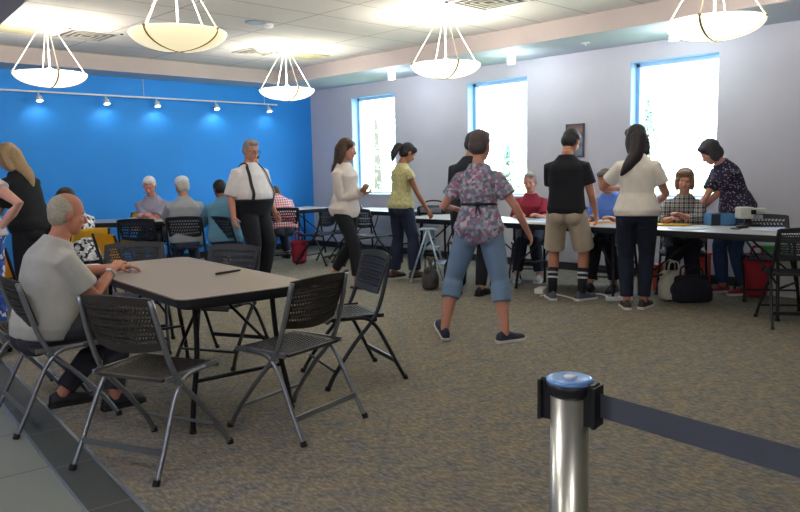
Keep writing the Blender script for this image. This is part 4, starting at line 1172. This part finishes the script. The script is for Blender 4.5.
sheet(380, 209.5, .22, .30, M_paper, 'white sheet on the far table under the far left window', .4)
sheet(298, 209.5, .24, .34, M_paper, 'white sheet on the far corner table', .2)
sheet(140, 218.5, .24, .34, M_paper, 'white sheet on the left far table before the folded hands', .8)
# black bag on the left registration table
g = at(432, 214, .74); bg_ = thing('laptop_bag', 'black bag with grey mesh lying on the left end of the registration tables', 'bag', (g.x+.05, g.y, .741), .4)
bm = bm_(); box(bm, (0, 0, .055), (.30, .42, .11), bevel=.04, seg=3); obj('bag_body', bm, cloth('23272f'), bg_, True)
bm = bm_(); tube(bm, [(-.02, -.16, .10), (-.03, -.09, .17), (-.03, .09, .17), (-.02, .16, .10)], .011, 8, sub=4); obj('handle', bm, M_pblk, bg_, True)
bm = bm_(); box(bm, (-.142, 0, .055), (.03, .30, .07), bevel=.012); obj('mesh_pocket', bm, cloth('6d7683'), bg_)
# small black phone stand
g = at(446, 213.5, .74); dv = thing('phone_stand', 'small black device on a stand right of the black laptop bag', 'device', (g.x, g.y, .741), .3)
bm = bm_(); box(bm, (0, 0, .008), (.12, .14, .016), bevel=.004); obj('foot', bm, M_pblk, dv)
bm = bm_(); tube(bm, [(0, 0, .014), (.02, 0, .09)], .01, 8); obj('post', bm, M_pblk, dv)
bm = bm_(); box(bm, (.01, 0, .12), (.02, .15, .08), Matrix.Rotation(.3, 3, 'Y'), bevel=.004); obj('screen', bm, M_pblk, dv)
# device with tray between khaki shorts and white tee
g = at(592, 219, .74); dv = thing('card_reader', 'black desk device with a grey top tray, right of the black tee', 'device', (g.x, g.y, .741), .5)
bm = bm_(); box(bm, (0, 0, .05), (.16, .20, .10), bevel=.015); obj('device_body', bm, M_pblk, dv)
bm = bm_(); box(bm, (0, 0, .125), (.20, .24, .016), Matrix.Rotation(.15, 3, 'Y'), bevel=.004); tube(bm, [(0, 0, .09), (0, 0, .125)], .02, 8); obj('tray', bm, mat('grey_plastic', '8d949b', .5), dv)
# blue box
M_bl = mat('blue_box', '4f86b8', .6); M_bld = mat('dark_blue_box', '23303f', .6)
g = at(718, 225, .74); bb = thing('storage_box', 'blue and black box in front of the dotted blouse on the right table', 'box', (g.x+.03, g.y, .741), -.75)
bm = bm_(); box(bm, (0, 0, .005), (.24, .17, .01)); 
for cx, cy, sx_, sy_ in ((0, .082, .24, .006), (0, -.082, .24, .006), (.117, 0, .006, .17), (-.117, 0, .006, .17)): box(bm, (cx, cy, .055), (sx_, sy_, .11))
obj('box_body', bm, M_bl, bb)
bm = bm_(); box(bm, (-.075, -.086, .055), (.09, .004, .108)); obj('dark_panel', bm, M_bld, bb)
bm = bm_(); box(bm, (0, 0, .075), (.22, .15, .05), bevel=.01); obj('contents', bm, M_pblk, bb)
# grey machine
M_gp = mat('putty_plastic', 'c9cbc2', .5); M_gp2 = mat('grey_plastic', '8d949b', .5)
g = at(748, 226, .74); pr = thing('label_printer', 'pale grey desk printer on a black stand, right of the blue box', 'printer', (g.x, g.y, .741), -.75); pr.scale = (.78, .78, .85)
bm = bm_(); box(bm, (0, 0, .012), (.24, .20, .024), bevel=.006); tube(bm, [(0, 0, .02), (0, 0, .08)], [.06, .03], 12); obj('stand', bm, M_pblk, pr)
bm = bm_(); box(bm, (-.05, 0, .15), (.17, .16, .13), bevel=.018, seg=3); obj('printer_body', bm, M_gp, pr, True)
bm = bm_(); box(bm, (.09, .0, .175), (.20, .12, .05), bevel=.012); obj('paper_tray', bm, M_gp, pr)
bm = bm_(); box(bm, (.08, -.03, .10), (.13, .10, .05), bevel=.012); obj('front_module', bm, M_gp2, pr)
bm = bm_(); box(bm, (.02, -.085, .16), (.06, .01, .05)); obj('dark_slot', bm, M_pblk, pr)
g = at(742, 229, .74); ms = thing('mouse_pad', 'black oval pad at the table edge before the grey printer', 'pad', (g.x, g.y, .741))
bm = bm_(); lathe(bm, [(.10, 0), (.10, .005), (.003, .006)], 24); obj('pad', bm, M_pblk, ms); bm = bm_(); ell(bm, (.01, 0, .02), (.035, .06, .016)); obj('mouse', bm, M_pblk, ms, True)
# cups and bottle
def cup(px, py, label, m, h=.10, r=.035):
    g = at(px, py, .74); bm = bm_(); lathe(bm, [(r*.75, 0), (r, h), (r*.93, h), (r*.7, .006), (.002, .006)], 16); return simple('cup', bm, m, (g.x, g.y, .741), label, 'cup', 0, 'cups', True)
cup(655, 222, 'black cup right of the hip of the white tee figure', M_pblk)
# things on the floor
def bag(px, dep, size, m, label, name='bag', rz=0., handles=True, hm=None):
    g = col(px, dep); t = thing(name, label, 'bag', (g.x, g.y, 0), rz)
    w, d, h = size; bm = bm_(); ell(bm, (0, 0, h*.42), (w/2, d/2, h*.42), None, 18, 12); box(bm, (0, 0, h*.3), (w*.86, d*.8, h*.58), bevel=h*.12); tube(bm, [(-w*.32, 0, h*.75), (w*.32, 0, h*.75)], h*.14, 10, domes=True)
    fuse('bag_body', bm, .012, m, t, 4)
    if handles:
        for s in (-1, 1):
            bm = bm_(); tube(bm, [(-w*.2, s*d*.2, h*.78), (-w*.16, s*d*.22, h*1.12), (w*.16, s*d*.22, h*1.12), (w*.2, s*d*.2, h*.78)], .010, 6, sub=4); obj('handle', bm, hm or m, t, True)
    return t
bag(692, 7.05, (.42, .28, .30), cloth('20232d'), 'slumped black bag on the floor under the right registration table', rz=-.7)
bag(672, 7.15, (.26, .22, .34), cloth('c9c8b8'), 'pale plastic bag standing left of the slumped black bag', rz=-.7)
bag(430, 8.1, (.22, .18, .30), cloth('4d4a48'), 'grey brown bag on the floor under the left registration table', rz=.2)
bag(455, 8.2, (.34, .26, .44), cloth('15181f'), 'black bag on the floor beside the legs of the floral top figure', rz=.4)
bag(299, 10.6, (.24, .16, .40), cloth('8c1c33'), 'dark red bag beside the chair of the red striped shirt', rz=-.6)
g = col(757, 8.0); 
bag(757, 7.25, (.26, .20, .44), cloth('b5303c'), 'red backpack against the wall behind the right registration table', 'backpack', rz=-1.2)
def crate(px, dep, s, m, label, rz=0, z=0, name='box', lid=None):
    g = col(px, dep); t = thing(name, label, 'box', (g.x, g.y, z), rz)
    bm = bm_(); box(bm, (0, 0, s[2]/2), s, bevel=.012); obj('box_body', bm, m, t)
    bm = bm_(); box(bm, (0, 0, s[2]+.008), (s[0]+.02, s[1]+.02, .022), bevel=.006); obj('lid', bm, lid or m, t)
    return t
crate(774, 7.55, (.10, .24, .46), mat('green_box', '4f9a58', .6), 'narrow green box between the red backpack and the white box', 0)
crate(794, 7.25, (.28, .40, .40), mat('white_box', 'd9d9d4', .6), 'white box on the floor at the right edge, behind the table', 0)
crate(666, 7.75, (.20, .20, .26), mat('orange_box', 'e0553c', .6), 'orange box under the table, left of the plaid shirt knees', 0)
crate(698, 8.0, (.20, .22, .34), mat('red_orange_box', 'd9432f', .6), 'red-orange box under the table, right of the plaid shirt knees', 0)
# power strip and cable
g = at(619, 300.5, 0); ps = thing('power_strip', 'white power strip on the carpet left of the white tee figure', 'power strip', (g.x, g.y, 0), -.75)
bm = bm_(); box(bm, (0, 0, .02), (.26, .06, .04), bevel=.008); obj('strip_body', bm, M_white, ps)
for k in range(4):
    bm = bm_(); box(bm, (-.09+.06*k, 0, .041), (.03, .035, .003)); obj('socket', bm, M_gp2, ps)
pts = [at(x, y, .010) for x, y in ((612, 299), (601, 294), (590, 295), (580, 300), (568, 297), (553, 294), (540, 296))]
bm = bm_(); tube(bm, pts, .008, 8, sub=4); simple('power_cable', bm, M_white, (0, 0, 0), 'white cable curling over the carpet behind the striped socks', 'cable', smooth=True)
g = at(541, 293, 0); pa = thing('power_adapter', 'white power adapter on the carpet left of the khaki shorts figure', 'adapter', (g.x, g.y, 0), .3)
bm = bm_(); box(bm, (0, 0, .03), (.18, .10, .06), bevel=.012); obj('adapter_body', bm, M_white, pa); bm = bm_(); box(bm, (.10, 0, .02), (.03, .03, .02)); obj('plug', bm, M_white, pa)
# silver step stool between the ponytail figure and the first table
M_al = mat('pale_metal', 'b9cfe6', .35, .5)
g = col(423, 8.7); sl = thing('step_stool', 'pale metal step stool under the left end of the registration tables', 'stool', (g.x+.1, g.y, 0), .6)
for s in (-1, 1):
    bm = bm_(); tube(bm, [(s*.19, -.20, 0), (s*.15, -.02, .62)], .012, 8); obj('front_leg', bm, M_al, sl, True)
    bm = bm_(); tube(bm, [(s*.19, .20, 0), (s*.15, .0, .62)], .012, 8); obj('rear_leg', bm, M_al, sl, True)
for z, w in ((.22, .34), (.42, .32)):
    bm = bm_(); box(bm, (0, -.20+z*.29, z), (w, .14, .02), bevel=.004); obj('step', bm, M_al, sl)
bm = bm_(); box(bm, (0, -.01, .63), (.32, .20, .02), bevel=.004); obj('top_step', bm, M_al, sl)
# paper in the hands of the walking white blouse figure and phone
